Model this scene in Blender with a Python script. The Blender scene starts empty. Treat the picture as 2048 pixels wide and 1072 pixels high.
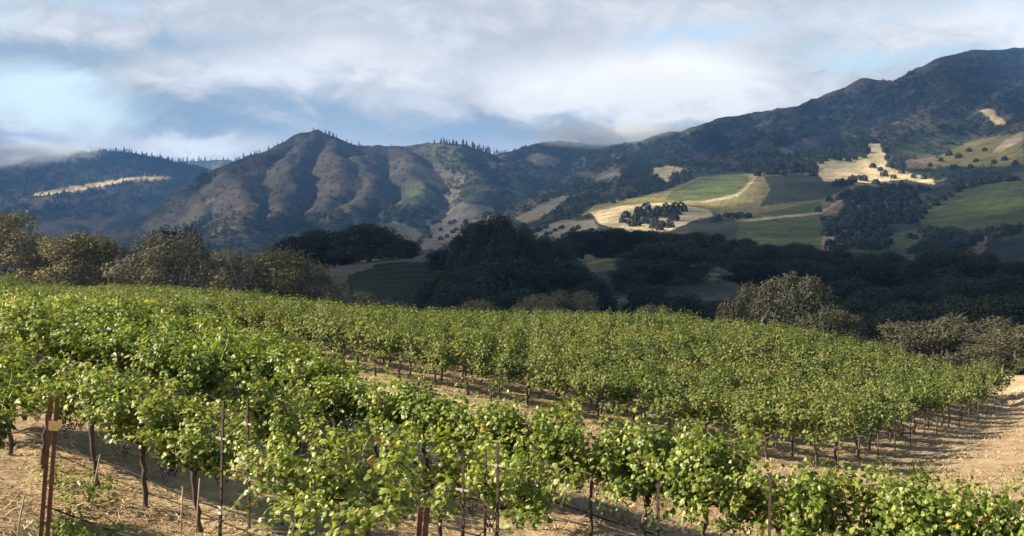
import bpy, math, random
import numpy as np

SC = bpy.context.scene
COL = SC.collection
R = math.radians
F, HV = 2300.0, 450.0          # focal length and horizon height, in photograph pixels (2048 wide)

# ------------------------------------------------------------------ camera
cam_data = bpy.data.cameras.new('camera')
cam_data.sensor_width = 36.0
cam_data.lens = 36.0 * F / 2048.0
cam_data.shift_y = -(536.0 - HV) / 2048.0
cam_data.clip_start = 0.1
cam_data.clip_end = 20000.0
cam = bpy.data.objects.new('camera', cam_data)
cam.location = (0, 0, 0)
cam.rotation_euler = (R(90), 0, 0)
COL.objects.link(cam)
SC.camera = cam

# ------------------------------------------------------------------ light and exposure
SUN_EL, SUN_AHEAD = 30.0, 0.0      # degrees: height of the sun, and how far it stands ahead of due left
SDIR = np.array([-math.cos(R(SUN_EL)) * math.cos(R(SUN_AHEAD)), math.cos(R(SUN_EL)) * math.sin(R(SUN_AHEAD)), math.sin(R(SUN_EL))])
sun_data = bpy.data.lights.new('sun', 'SUN')
sun_data.energy = 5.0
sun_data.angle = R(0.5)
sun_data.color = (1.0, 0.89, 0.71)
sun = bpy.data.objects.new('sun', sun_data)
from mathutils import Vector, Matrix
sun.rotation_euler = Vector((-SDIR[0], -SDIR[1], -SDIR[2])).to_track_quat('-Z', 'Y').to_euler()
sun.location = (-60, 10, 60)
COL.objects.link(sun)
SC.view_settings.view_transform = 'Standard'
SC.view_settings.look = 'None'
SC.view_settings.exposure = 1.5
SC.view_settings.gamma = 1.0
SC.view_settings.use_curve_mapping = False
SC.cycles.use_denoising = True
SC.cycles.max_bounces = 8
SC.cycles.transparent_max_bounces = 16
SC.cycles.volume_bounces = 2


# ------------------------------------------------------------------ small node language
class G:
    def __init__(s, nt):
        s.nt = nt

    def n(s, t, **kw):
        nd = s.nt.nodes.new(t)
        for k, v in kw.items():
            if k.startswith('_'):
                setattr(nd, k[1:], v)
            else:
                s.put(nd, k, v)
        return nd

    def put(s, nd, k, v):
        inp = nd.inputs[int(k[1:])] if (k[0] == 'i' and k[1:].isdigit()) else nd.inputs[k.replace('__', ' ')]
        if hasattr(v, 'is_output'):
            s.nt.links.new(v, inp)
        else:
            inp.default_value = v

    def m(s, op, a, b=0.0, c=0.0, clamp=False):
        nd = s.n('ShaderNodeMath', _operation=op, _use_clamp=clamp, i0=a)
        s.put(nd, 'i1', b)
        if op in ('MULTIPLY_ADD', 'SMOOTH_MIN', 'WRAP', 'COMPARE'):
            s.put(nd, 'i2', c)
        return nd.outputs[0]

    def noise(s, vec, scale, detail=4.0, rough=0.55, dist=0.0):
        return s.n('ShaderNodeTexNoise', Vector=vec, Scale=scale, Detail=detail, Roughness=rough, Distortion=dist).outputs['Fac']

    def ramp(s, fac, stops):
        nd = s.n('ShaderNodeValToRGB', Fac=fac)
        el = nd.color_ramp.elements
        while len(el) < len(stops):
            el.new(0.5)
        for e, (p, c) in zip(el, stops):
            e.position = p
            e.color = (*c, 1.0) if len(c) == 3 else c
        return nd.outputs[0]

    def mix(s, f, a, b, mode='MIX'):
        nd = s.n('ShaderNodeMix', _data_type='RGBA', _blend_type=mode)
        s.put(nd, 'i0', f)
        for k, v in ((6, a), (7, b)):
            if hasattr(v, 'is_output'):
                s.nt.links.new(v, nd.inputs[k])
            else:
                nd.inputs[k].default_value = (*v, 1.0)
        return nd.outputs[2]

    def sm(s, x, lo, hi):
        return s.n('ShaderNodeMapRange', _interpolation_type='SMOOTHSTEP', Value=x, i1=lo, i2=hi).outputs[0]


def new_mat(name):
    m = bpy.data.materials.new(name)
    m.use_nodes = True
    nt = m.node_tree
    nt.nodes.clear()
    out = nt.nodes.new('ShaderNodeOutputMaterial')
    return m, G(nt), out


# ------------------------------------------------------------------ world: sky and the far cloud cover
def az_el(u, v):
    x, y, z = (u - 1024) / F, 1.0, (HV - v) / F
    return math.atan2(x, y), math.atan2(z, math.hypot(x, y))


def build_world():
    w = bpy.data.worlds.new('World')
    SC.world = w
    w.use_nodes = True
    nt = w.node_tree
    nt.nodes.clear()
    g = G(nt)
    out = nt.nodes.new('ShaderNodeOutputWorld')
    bg = nt.nodes.new('ShaderNodeBackground')
    nt.links.new(bg.outputs[0], out.inputs[0])
    sky = nt.nodes.new('ShaderNodeTexSky')
    sky.sky_type = 'NISHITA'
    sky.sun_disc = False
    sky.sun_elevation = R(SUN_EL)
    sky.sun_rotation = R(270 + SUN_AHEAD)
    sky.air_density = 1.0
    sky.dust_density = 1.0
    d = g.n('ShaderNodeTexCoord').outputs['Generated']
    sp = g.n('ShaderNodeSeparateXYZ', Vector=d)
    x, y, z = sp.outputs
    az = g.m('ARCTAN2', x, y)
    el = g.m('ARCSINE', z)
    pv = g.n('ShaderNodeCombineXYZ', X=g.m('MULTIPLY', az, 6.5), Y=g.m('MULTIPLY', g.m('ADD', el, g.m('MULTIPLY', az, 0.06)), 12.5), Z=0.0).outputs[0]
    n1 = g.noise(pv, 1.0, 7.0, 0.55, 0.5)
    n2 = g.n('ShaderNodeTexNoise', Vector=g.n('ShaderNodeVectorMath', _operation='ADD', i0=pv, i1=(13.1, 7.7, 3.0)).outputs[0],
             Scale=2.2, Detail=8.0, Roughness=0.6, Distortion=0.4).outputs['Fac']
    # cloud edges are torn: bend the directions before placing the big cloud masses
    azw = g.m('ADD', az, g.m('MULTIPLY', g.m('SUBTRACT', n1, 0.5), 0.20))
    elw = g.m('ADD', el, g.m('MULTIPLY', g.m('SUBTRACT', n2, 0.5), 0.07))

    def blobs(lst):
        acc = None
        for (u, v, ru, rv, a) in lst:
            A, E = az_el(u, v)
            da = g.m('MULTIPLY', g.m('SUBTRACT', azw, A), F / ru)
            de = g.m('MULTIPLY', g.m('SUBTRACT', elw, E), F / rv)
            q = g.m('ADD', g.m('MULTIPLY', da, da), g.m('MULTIPLY', de, de))
            e = g.m('MULTIPLY', g.m('EXPONENT', g.m('MULTIPLY', q, -1.0)), a)
            acc = e if acc is None else g.m('ADD', acc, e)
        return acc
    # how much cloud covers the blue (+ more, - open sky)
    cover = blobs(CLOUD_COVER)
    cover = g.m('ADD', cover, g.m('MULTIPLY', g.m('SUBTRACT', n1, 0.5), 0.9))
    cov = g.sm(g.m('ADD', cover, 0.85), 0.20, 0.95)
    # how bright the cloud is (thin sunlit cloud white, thick cloud grey-blue)
    br = blobs(CLOUD_BRIGHT)
    br = g.m('ADD', br, g.m('MULTIPLY', g.m('SUBTRACT', n2, 0.5), 0.95))
    br = g.m('ADD', br, g.m('MULTIPLY', g.m('SUBTRACT', n1, 0.5), 0.35))
    br = g.m('ADD', br, 0.5, clamp=True)
    ccol = g.ramp(br, [(0.0, (0.235, 0.325, 0.415)), (0.25, (0.28, 0.35, 0.42)), (0.5, (0.41, 0.435, 0.47)), (0.75, (0.60, 0.61, 0.625)), (1.0, (0.78, 0.78, 0.775))])
    skyc = g.n('ShaderNodeVectorMath', _operation='MULTIPLY', i0=sky.outputs[0], i1=(0.095, 0.095, 0.095)).outputs[0]
    # the cloud bank is lit brightest low in front; higher up the cover is thinner and darker
    fade = g.sm(el, R(12), R(26))
    cc = g.n('ShaderNodeVectorMath', _operation='SCALE', i0=ccol).outputs[0]
    sc = cc.node
    g.put(sc, 'Scale', g.m('MULTIPLY', g.m('SUBTRACT', 0.63, g.m('MULTIPLY', fade, 0.60)), g.m('MULTIPLY_ADD', g.sm(y, 0.45, 0.88), 0.54, 0.46)))
    front = g.sm(y, -0.2, 0.6)
    cov2 = g.m('MULTIPLY', cov, g.m('MULTIPLY_ADD', front, 0.5, 0.5))
    col = g.mix(cov2, skyc, cc)
    nt.links.new(col, bg.inputs['Color'])
    bg.inputs['Strength'].default_value = 1.0


CLOUD_COVER = [(120, 205, 190, 55, -0.75), (1400, 62, 230, 30, -0.50), (1740, 118, 150, 26, -0.42), (60, 20, 200, 40, -0.3), (1900, 150, 120, 50, -0.2),
               (700, 90, 500, 120, 0.5), (1300, 190, 240, 60, 0.6), (430, 285, 120, 30, 0.5), (1950, 50, 200, 30, 0.3), (0, 300, 200, 40, 0.4), (1100, 270, 400, 40, 0.3)]
CLOUD_BRIGHT = [(450, 135, 170, 35, 0.28), (660, 105, 150, 40, 0.3), (430, 285, 130, 28, 0.5), (1300, 170, 230, 75, 0.75), (1900, 60, 300, 60, 0.25), (120, 240, 160, 40, 0.3),
                (150, 95, 250, 30, -0.48), (430, 232, 240, 34, -0.65), (910, 262, 150, 24, -0.40), (1130, 272, 120, 14, -0.20), (1080, 225, 160, 25, 0.15), (60, 300, 160, 25, -0.2), (1720, 110, 150, 25, -0.05), (850, 190, 260, 50, 0.12)]
build_world()

# ------------------------------------------------------------------ mesh helpers
MATS = {}


def make_mesh(name, V, faces, mat, smooth=False, attrs=None, colors=None):
    """faces: list of int arrays, each (n, k)"""
    me = bpy.data.meshes.new(name)
    V = np.asarray(V, dtype=np.float32)
    faces = [np.asarray(f, dtype=np.int32) for f in faces if len(f)]
    nl = sum(f.size for f in faces)
    nf = sum(len(f) for f in faces)
    me.vertices.add(len(V))
    me.vertices.foreach_set('co', V.ravel())
    me.loops.add(nl)
    me.loops.foreach_set('vertex_index', np.concatenate([f.ravel() for f in faces]))
    me.polygons.add(nf)
    tot = np.concatenate([np.full(len(f), f.shape[1], dtype=np.int32) for f in faces])
    me.polygons.foreach_set('loop_start', np.concatenate([[0], np.cumsum(tot)[:-1]]).astype(np.int32))
    me.polygons.foreach_set('loop_total', tot)
    me.polygons.foreach_set('use_smooth', np.full(nf, smooth))
    for k, a in (attrs or {}).items():
        at = me.attributes.new(k, 'FLOAT', 'POINT')
        at.data.foreach_set('value', np.asarray(a, dtype=np.float32))
    for k, a in (colors or {}).items():
        at = me.attributes.new(k, 'FLOAT_COLOR', 'POINT')
        c = np.ones((len(V), 4), dtype=np.float32)
        c[:, :3] = a
        at.data.foreach_set('color', c.ravel())
    me.update(calc_edges=True)
    me.validate()
    if mat is not None:
        me.materials.append(mat)
    return me


class Parts:
    """collects arrays into one mesh"""
    def __init__(s):
        s.v, s.f, s.n, s.a = [], [], 0, []

    def add(s, V, F_, tint=None):
        V = np.asarray(V, dtype=np.float64)
        for f in (F_ if isinstance(F_, list) else [F_]):
            s.f.append(np.asarray(f) + s.n)
        s.v.append(V)
        s.a.append(np.zeros(len(V)) if tint is None else np.broadcast_to(np.asarray(tint, float), (len(V),)))
        s.n += len(V)

    def mesh(s, name, mat, smooth=True):
        q = [f for f in s.f if f.shape[1] == 4]
        t = [f for f in s.f if f.shape[1] == 3]
        fs = ([np.concatenate(q)] if q else []) + ([np.concatenate(t)] if t else [])
        return make_mesh(name, np.concatenate(s.v), fs, mat, smooth, {'tint': np.concatenate(s.a)})


def tube(pts, rad, n=6, cap=True):
    pts = np.asarray(pts, float)
    rad = np.broadcast_to(np.asarray(rad, float), (len(pts),))
    tg = np.gradient(pts, axis=0)
    tg /= np.linalg.norm(tg, axis=1)[:, None] + 1e-9
    ref = np.array([0, 0, 1.0]) if abs(tg[:, 2]).mean() < 0.8 else np.array([1.0, 0, 0])
    a = np.cross(tg, ref)
    a /= np.linalg.norm(a, axis=1)[:, None] + 1e-9
    b = np.cross(tg, a)
    th = np.arange(n) * 2 * np.pi / n
    V = pts[:, None] + rad[:, None, None] * (a[:, None] * np.cos(th)[None, :, None] + b[:, None] * np.sin(th)[None, :, None])
    V = V.reshape(-1, 3)
    i = np.arange(len(pts) - 1)[:, None] * n
    j = np.arange(n)[None]
    k = (j + 1) % n
    Q = np.stack([i + j, i + k, i + n + k, i + n + j], -1).reshape(-1, 4)
    fs = [Q]
    if cap:
        V = np.vstack([V, pts[0], pts[-1]])
        m = len(pts) * n
        jj, kk = j[0], k[0]
        fs.append(np.stack([np.full(n, m), kk, jj], -1))
        e = (len(pts) - 1) * n
        fs.append(np.stack([np.full(n, m + 1), e + jj, e + kk], -1))
    return V, fs


def box(cx, cy, cz, sx, sy, sz):
    V = np.array([[x, y, z] for x in (-.5, .5) for y in (-.5, .5) for z in (-.5, .5)]) * [sx, sy, sz] + [cx, cy, cz]
    Q = np.array([[0, 1, 3, 2], [4, 6, 7, 5], [0, 4, 5, 1], [2, 3, 7, 6], [0, 2, 6, 4], [1, 5, 7, 3]])
    return V, [Q]


def unit(a):
    return a / (np.linalg.norm(a, axis=-1, keepdims=True) + 1e-9)


# outline leaf templates: x across, y along, z out of the blade
def tpl_vine():
    half = [(0.10, -0.10), (0.42, -0.02), (0.50, 0.30), (0.30, 0.42), (0.36, 0.72), (0.12, 0.74)]
    pts = [(0.0, 0.0)] + half + [(0.0, 1.02)] + [(-x, y) for x, y in reversed(half)]
    P_ = np.array([(x, y, -0.55 * x * x - 0.22 * (y - 0.4) ** 2 + 0.10 * abs(x)) for x, y in pts] + [(0, 0.36, 0.0)])
    n = len(pts)
    T = np.array([(n, i, (i + 1) % n) for i in range(n)])
    return P_ - [0, 0.1, 0], T


def tpl_simple():
    P_ = np.array([(0, -0.05, 0), (0.48, 0.40, -0.12), (0, 1.0, -0.05), (-0.48, 0.40, -0.12), (0, 0.45, 0.06)])
    T = np.array([(4, 0, 1), (4, 1, 2), (4, 2, 3), (4, 3, 0)])
    return P_ - [0, 0.2, 0], T


def tpl_quad():
    P_ = np.array([(0, -0.5, 0), (0.42, 0, -0.1), (0, 0.5, 0), (-0.42, 0, -0.1)])
    T = np.array([(0, 1, 2), (0, 2, 3)])
    return P_, T


def leaves(pos, nor, up, size, tpl):
    """place a leaf template at every pos; nor = blade normal, up = tip direction"""
    P_, T = tpl
    n = unit(nor)
    y = unit(up - n * (up * n).sum(-1, keepdims=True))
    x = np.cross(y, n)
    size = np.asarray(size)[:, None, None]
    V = pos[:, None] + size * (P_[None, :, :1] * x[:, None] + P_[None, :, 1:2] * y[:, None] + P_[None, :, 2:] * n[:, None])
    k = len(P_)
    Fc = T[None] + (np.arange(len(pos)) * k)[:, None, None]
    return V.reshape(-1, 3), Fc.reshape(-1, T.shape[1]), k


def link(name, data, parent=None):
    o = bpy.data.objects.new(name, data)
    COL.objects.link(o)
    if parent is not None:
        o.parent = parent
    return o


def tag(o, label=None, cat=None, group=None, kind=None):
    for k, v in (('label', label), ('category', cat), ('group', group), ('kind', kind)):
        if v:
            o[k] = v
    return o


def copy_tree(o, parent=None):
    c = o.copy()
    COL.objects.link(c)
    c.parent = parent
    for ch in list(o.children):
        copy_tree(ch, c)
    return c


_ONES = ['', 'first', 'second', 'third', 'fourth', 'fifth', 'sixth', 'seventh', 'eighth', 'ninth', 'tenth', 'eleventh', 'twelfth', 'thirteenth',
         'fourteenth', 'fifteenth', 'sixteenth', 'seventeenth', 'eighteenth', 'nineteenth']
_TENS = {2: ('twentieth', 'twenty'), 3: ('thirtieth', 'thirty'), 4: ('fortieth', 'forty'), 5: ('fiftieth', 'fifty'), 6: ('sixtieth', 'sixty')}


def nth(i):
    if i < 20:
        return _ONES[i]
    t, o = divmod(i, 10)
    return _TENS[t][0] if o == 0 else _TENS[t][1] + '-' + _ONES[o]


# ------------------------------------------------------------------ value noise
def _hash(i, j, s):
    h = (i.astype(np.int64) * 374761393 + j.astype(np.int64) * 668265263 + s * 974634777) & 0x7fffffff
    h = ((h ^ (h >> 13)) * 1274126177) & 0x7fffffff
    return ((h ^ (h >> 16)) & 0xffff) / 65535.0


def vnoise(x, y, s=0):
    i, j = np.floor(x), np.floor(y)
    fx, fy = x - i, y - j
    fx = fx * fx * (3 - 2 * fx)
    fy = fy * fy * (3 - 2 * fy)
    return (_hash(i, j, s) * (1 - fx) + _hash(i + 1, j, s) * fx) * (1 - fy) + (_hash(i, j + 1, s) * (1 - fx) + _hash(i + 1, j + 1, s) * fx) * fy


def fbm(x, y, o=4, s=0):
    t, a, r = 0, 0.5, 0
    for k in range(o):
        r = r + a * vnoise(x * 2 ** k + 17.3 * k, y * 2 ** k - 9.1 * k, s + k)
        t += a
        a *= 0.5
    return r / t


# ------------------------------------------------------------------ terrain
def P3(u, v, d):
    return ((u - 1024) / F * d, d, (HV - v) / F * d)


def ground_points():
    pts = []
    A = lambda u, v, d: pts.append(P3(u, v, d))
    B = lambda u, d, z: pts.append(((u - 1024) / F * d, d, z))
    pts += [(0, 0, -1.7), (-4, 0, -1.55), (4, 0, -1.9), (0, -30, -0.5), (-30, -10, 0.5), (30, -5, -4.5)]
    RW = lambda c, u: c / (0.572 * (u - 1024) / F + 0.82)      # distance of row c at photograph column u
    B(80, 14.0, -4.1); B(-200, 15.5, -3.7); B(265, 17.4, -4.16); B(395, 16.6, -4.38); B(600, 15.5, -4.5); B(1000, 13.5, -4.95); B(600, 9, -3.6); B(1100, 8, -3.9)
    B(1500, 12, -5.0); B(2048, 11, -5.3); B(2400, 14, -6.6)
    for u, v in ((0, 572), (200, 602), (400, 648), (600, 704), (700, 748), (850, 783), (1000, 815), (1150, 852), (1300, 890), (1500, 928), (1700, 968), (2048, 1048)):
        B(u, RW(16.2, u), (HV - v) / F * RW(16.2, u) - 1.75)
    for u, c, v in ((0, 24, 592), (0, 33.3, 592), (0, 42, 588), (0, 52, 584), (350, 24, 622), (350, 33.3, 603), (350, 42, 593), (350, 52, 590), (-200, 24, 585), (-200, 42, 582)):
        B(u, RW(c, u), (HV - v) / F * RW(c, u) - 1.75)
    B(700, 32.4, -5.3)
    A(700, 742, 45); A(850, 772, 42.5); A(1000, 805, 40.9); A(1280, 872, 37.7); A(1640, 938, 34.2)
    A(1800, 922, 37.5); A(1870, 872, 45); A(1940, 850, 52); A(1992, 800, 62); A(2048, 775, 64); A(2048, 1000, 28); A(1850, 985, 29); A(2200, 850, 45)
    for u, v in ((-150, 552), (0, 566), (350, 582), (550, 610), (700, 632), (900, 640), (1250, 634), (1550, 652), (1750, 692), (1900, 728), (2000, 752)):
        B(u, RW(66.0, u), (HV - v) / F * RW(66.0, u) - 1.75)
    for u, z in ((-400, -12), (0, -12), (350, -13), (700, -16), (1050, -15.5), (1300, -15), (1600, -14.5), (1850, -14), (2048, -13.5), (2400, -14)):
        B(u, 132 if u < 1500 else 98, z)
    B(0, 200, -20); B(400, 210, -20); B(1000, 200, -19.5); B(1400, 200, -19); B(1800, 180, -19); B(2100, 180, -19)
    A(740, 527, 285); A(860, 520, 290); A(720, 572, 240); A(820, 585, 225); A(800, 612, 200); A(640, 545, 280)
    A(1200, 518, 350); A(1440, 556, 265); A(1440, 578, 245); A(1250, 590, 235); A(1000, 560, 300); A(1650, 580, 300); A(1950, 570, 300)
    B(300, 400, -32); B(740, 420, -20); B(1000, 450, -18); B(1400, 480, -22); B(1800, 480, -24); B(2048, 400, -14)
    for u in (-300, 0, 300, 600, 900):
        B(u, 900, -45); B(u, 1700, -50)
    B(1150, 900, -32); B(1500, 800, -26); B(1900, 700, -22); B(2200, 700, -18)
    # the vineyard foothills on the far right
    A(1200, 462, 1150); A(1330, 466, 1120); A(1480, 482, 1000); A(1640, 492, 950); A(1750, 502, 900); A(1960, 515, 800); A(2048, 505, 760)
    A(1200, 418, 1450); A(1330, 395, 1550); A(1500, 348, 1900); A(1640, 400, 1480); A(1480, 440, 1250); A(1650, 345, 1850); A(1750, 350, 1850); A(1860, 365, 1750)
    A(1850, 430, 1250); A(1950, 370, 1550); A(2048, 355, 1550); A(2048, 450, 1000); A(2300, 340, 1500); A(2300, 440, 900)
    A(1750, 290, 2150); A(1900, 300, 2150); A(2048, 265, 2150); A(2250, 240, 2200)
    A(1150, 400, 1850); A(1050, 440, 1600); A(900, 445, 1700); A(1100, 470, 1250); A(860, 485, 1300); A(700, 470, 2000)
    A(1310, 350, 2000)
    for u in (-600, 0, 500, 1000, 1500, 2048, 2600):
        B(u, 3000, -40 if u < 1100 else 60)
        B(u, 5500, -40)
        B(u, 9000, -40)
    return np.array(pts)


GP = ground_points()


def _s(y):
    return 0.5 * (y + np.sqrt(y * y + 400.0))


def _q(x, y):
    s = _s(y)
    return np.stack([x / s * 2.2, np.log(s)], -1)


def fit_tps():
    q = _q(GP[:, 0], GP[:, 1])
    # heights are fitted relative to distance so that near and far points weigh alike
    r = np.linalg.norm(q[:, None] - q[None], axis=-1)
    K = r * r * np.log(r + 1e-9)
    n = len(q)
    Pm = np.hstack([np.ones((n, 1)), q])
    A = np.zeros((n + 3, n + 3))
    A[:n, :n] = K + np.eye(n) * 0.0003
    A[:n, n:] = Pm
    A[n:, :n] = Pm.T
    b = np.zeros(n + 3)
    b[:n] = GP[:, 2] / _s(GP[:, 1])
    return q, np.linalg.solve(A, b)


TQ, TW = fit_tps()


def base_height(x, y):
    sh = np.shape(x)
    x = np.ravel(np.asarray(x, float))
    y = np.ravel(np.asarray(y, float))
    q = _q(x, y)
    out = np.full(len(x), TW[-3]) + q @ TW[-2:]
    for k in range(len(TQ)):
        r2 = (q[:, 0] - TQ[k, 0]) ** 2 + (q[:, 1] - TQ[k, 1]) ** 2
        out += TW[k] * 0.5 * r2 * np.log(r2 + 1e-18)
    return (out * _s(y)).reshape(sh)


# ridges: (hill group, side slope, rounding, [(u, v, distance), ...])
RIDGES = [
    ('far', 0.45, 60, [(-300, 340, 5200), (-100, 333, 5200), (0, 331, 5200), (60, 318, 5150), (120, 310, 5100), (190, 304, 5050), (250, 304, 5000), (320, 320, 4900), (400, 338, 4800), (450, 360, 4700), (500, 385, 4600)]),
    ('far', 0.40, 40, [(190, 306, 5000), (170, 335, 4700), (240, 352, 4450), (300, 352, 4350)]),
    ('far', 0.40, 40, [(60, 322, 5100), (40, 350, 4700), (100, 378, 4300), (150, 382, 4250)]),
    ('far', 0.40, 40, [(-300, 420, 3700), (0, 420, 3700), (90, 440, 3500), (180, 462, 3300)]),
    ('far', 0.4, 80, [(330, 332, 6600), (400, 322, 6500), (450, 322, 6500), (520, 340, 6500)]),
    ('central', 0.62, 30, [(200, 485, 2600), (270, 452, 2750), (330, 425, 2900), (420, 366, 3050), (470, 335, 3130), (500, 313, 3180), (570, 284, 3250), (610, 270, 3300), (640, 265, 3320), (665, 272, 3330), (700, 283, 3350), (760, 290, 3400), (800, 292, 3420), (870, 288, 3450), (930, 290, 3450), (985, 302, 3430), (1020, 330, 3300), (1040, 360, 3200)]),
    ('central', 0.62, 25, [(570, 284, 3250), (520, 320, 3000), (490, 365, 2750), (500, 410, 2550), (520, 440, 2400)]),
    ('central', 0.66, 25, [(500, 313, 3180), (430, 370, 2850), (400, 420, 2650), (380, 455, 2450)]),
    ('central', 0.70, 22, [(640, 265, 3320), (600, 310, 3050), (585, 350, 2850), (578, 400, 2650), (590, 430, 2450)]),
    ('central', 0.72, 22, [(665, 272, 3330), (690, 310, 3080), (700, 340, 2900), (690, 375, 2750), (680, 405, 2600)]),
    ('central', 0.72, 22, [(760, 290, 3400), (735, 318, 3120), (748, 345, 2950), (742, 380, 2760), (720, 415, 2550)]),
    ('central', 0.72, 22, [(800, 292, 3420), (835, 320, 3180), (850, 350, 2980), (862, 375, 2820), (830, 405, 2600)]),
    ('central', 0.66, 25, [(930, 290, 3450), (925, 320, 3200), (950, 350, 2980), (985, 380, 2750), (960, 410, 2500)]),
    ('back', 0.45, 40, [(985, 320, 4400), (1030, 298, 4250), (1070, 287, 4150), (1110, 284, 4100), (1160, 288, 4050), (1210, 290, 4000), (1260, 292, 3950), (1320, 300, 3900)]),
    ('back', 0.55, 30, [(1110, 284, 4100), (1090, 320, 3700), (1050, 350, 3400), (1030, 385, 3000)]),
    ('right', 0.50, 35, [(1230, 300, 3800), (1270, 280, 3700), (1340, 262, 3600), (1430, 244, 3500), (1500, 226, 3450), (1600, 210, 3400), (1640, 195, 3370), (1690, 174, 3350), (1740, 157, 3320), (1775, 158, 3310), (1800, 162, 3300), (1860, 140, 3250), (1900, 118, 3220), (1960, 104, 3200), (2048, 96, 3200), (2250, 92, 3200), (2500, 110, 3100)]),
    ('right', 0.55, 30, [(1870, 136, 3240), (1920, 165, 2950), (1890, 205, 2700), (1840, 240, 2480), (1760, 275, 2250), (1690, 300, 2100)]),
    ('right', 0.55, 30, [(2048, 150, 3000), (2000, 190, 2750), (2010, 225, 2500), (2048, 250, 2300)]),
    ('right', 0.55, 30, [(1640, 200, 3360), (1590, 250, 2850), (1530, 290, 2500), (1450, 322, 2250), (1380, 330, 2100)]),
    ('right', 0.50, 30, [(1430, 246, 3480), (1330, 300, 2850), (1250, 335, 2500), (1170, 372, 2250), (1100, 405, 2050), (1045, 432, 1900)]),
    ('right', 0.50, 25, [(1270, 330, 2450), (1300, 350, 2150), (1240, 385, 1900), (1130, 425, 1650)]),
]


def ridge_height(x, y):
    best = np.full(x.shape, -1e3)
    who = np.full(x.shape, -1, dtype=np.int32)
    names = []
    wob = (fbm(x / 260, y / 260, 3, 5) - 0.5) * 150
    wob2 = (fbm(x / 260 + 40, y / 260 + 11, 3, 9) - 0.5) * 150
    xx, yy = x + wob, y + wob2
    for gname, k, w, line in RIDGES:
        if gname not in names:
            names.append(gname)
        gi = names.index(gname)
        L = np.array([P3(*p) for p in line])
        for a, b in zip(L[:-1], L[1:]):
            ab = (b - a)[:2]
            t = np.clip(((xx - a[0]) * ab[0] + (yy - a[1]) * ab[1]) / (ab @ ab), 0, 1)
            dx, dy = xx - a[0] - t * ab[0], yy - a[1] - t * ab[1]
            dist = np.sqrt(dx * dx + dy * dy)
            h = a[2] + t * (b[2] - a[2]) - k * (np.sqrt(dist * dist + w * w) - w) * np.where(dist > 450, 0.9, 1.0)
            upd = h > best
            best = np.where(upd, h, best)
            who = np.where(upd, gi, who)
    return best, who, names


def height(x, y):
    """terrain height (near and valley: fitted; far: fitted and the ridges)"""
    x = np.asarray(x, float)
    y = np.asarray(y, float)
    z = base_height(x, y)
    yn = np.clip((y - 3) / 10, 0, 1) * np.clip((120 - y) / 60, 0, 1)
    z = z + yn * (fbm(x * 1.3, y * 1.3, 4, 3) - 0.5) * 0.15
    far = np.clip((y - 900) / 900, 0, 1)
    z = z + np.clip((y - 250) / 600, 0, 1) * (fbm(x / 70, y / 70, 4, 21) - 0.5) * 7.0
    sel = far > 0
    who = np.full(x.shape, -1, dtype=np.int32)
    if sel.any():
        h, w, nm = ridge_height(x[sel], y[sel])
        h = h + (fbm(x[sel] / 110, y[sel] / 110, 5, 31) - 0.5) * 26.0 - np.abs(fbm(x[sel] / 75 + 9, y[sel] / 75, 4, 37) - 0.5) * 24.0 + 3.0
        zb = z[sel]
        up = h > zb
        d = (h - zb) / 14.0
        z[sel] = np.where(np.abs(h - zb) > 150, np.maximum(h, zb), zb + 14.0 * np.logaddexp(0, np.clip(d, -50, 50)))
        who[sel] = np.where(up, w, -1)
    return z, who


def ground_z(x, y):
    return float(height(np.array([x]), np.array([y]))[0][0])


def gz(x, y):
    return height(np.asarray(x, float), np.asarray(y, float))[0]


# the sheet: columns fan out from the camera, rows get farther apart with distance
NEAR_END = 900.0
tc = np.concatenate([-np.linspace(1.25, 0.5, 24)[:-1], np.linspace(-0.5, 0.5, 860), np.linspace(0.5, 1.25, 24)[1:]])
yr = np.concatenate([[-40, -25, -14, -8, -4, -1.5, 0, 1], np.geomspace(2, NEAR_END, 480), np.geomspace(NEAR_END, 8000, 420)[1:]])
SX = np.sqrt(yr * yr + 100.0)
GX = SX[:, None] * tc[None]
GY = np.broadcast_to(yr[:, None], GX.shape).copy()
GZ, GWHO = height(GX, GY)
NR, NC = GX.shape
with np.errstate(divide='ignore', invalid='ignore'):
    GU = np.where(GY > 0.5, 1024 + F * GX / GY, -9999)
    GVV = np.where(GY > 0.5, HV - F * GZ / GY, 9999)
# what the camera sees: for every fan column, the running horizon
_vis_min = np.minimum.accumulate(np.where(GY > 2, GVV, 9999), axis=0)


def hit(u, v, dmin=0.0):
    """first terrain point seen at photograph pixel (u, v) beyond dmin: (x, y, z) or None"""
    t = (u - 1024) / F
    j = int(np.clip(np.searchsorted(tc, t), 1, NC - 1))     # for far rows x/y ~ t
    col = _vis_min[:, j]
    ok = np.nonzero((col <= v) & (GY[:, j] > dmin))[0]
    if len(ok) == 0:
        return None
    i = ok[0]
    y = GY[i, j]
    if i > 0 and GY[i - 1, j] > 2 and GVV[i - 1, j] > v > GVV[i, j]:
        f = (GVV[i - 1, j] - v) / (GVV[i - 1, j] - GVV[i, j])
        y = GY[i - 1, j] + f * (GY[i, j] - GY[i - 1, j])
    x = t * y
    return x, y, ground_z(x, y)


def inpoly(u, v, poly):
    c = np.zeros(np.shape(u), dtype=bool)
    n = len(poly)
    for i in range(n):
        x1, y1 = poly[i]
        x2, y2 = poly[(i + 1) % n]
        if y1 == y2:
            continue
        s = ((y1 > v) != (y2 > v)) & (u < (x2 - x1) * (v - y1) / (y2 - y1) + x1)
        c ^= s
    return c


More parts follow.
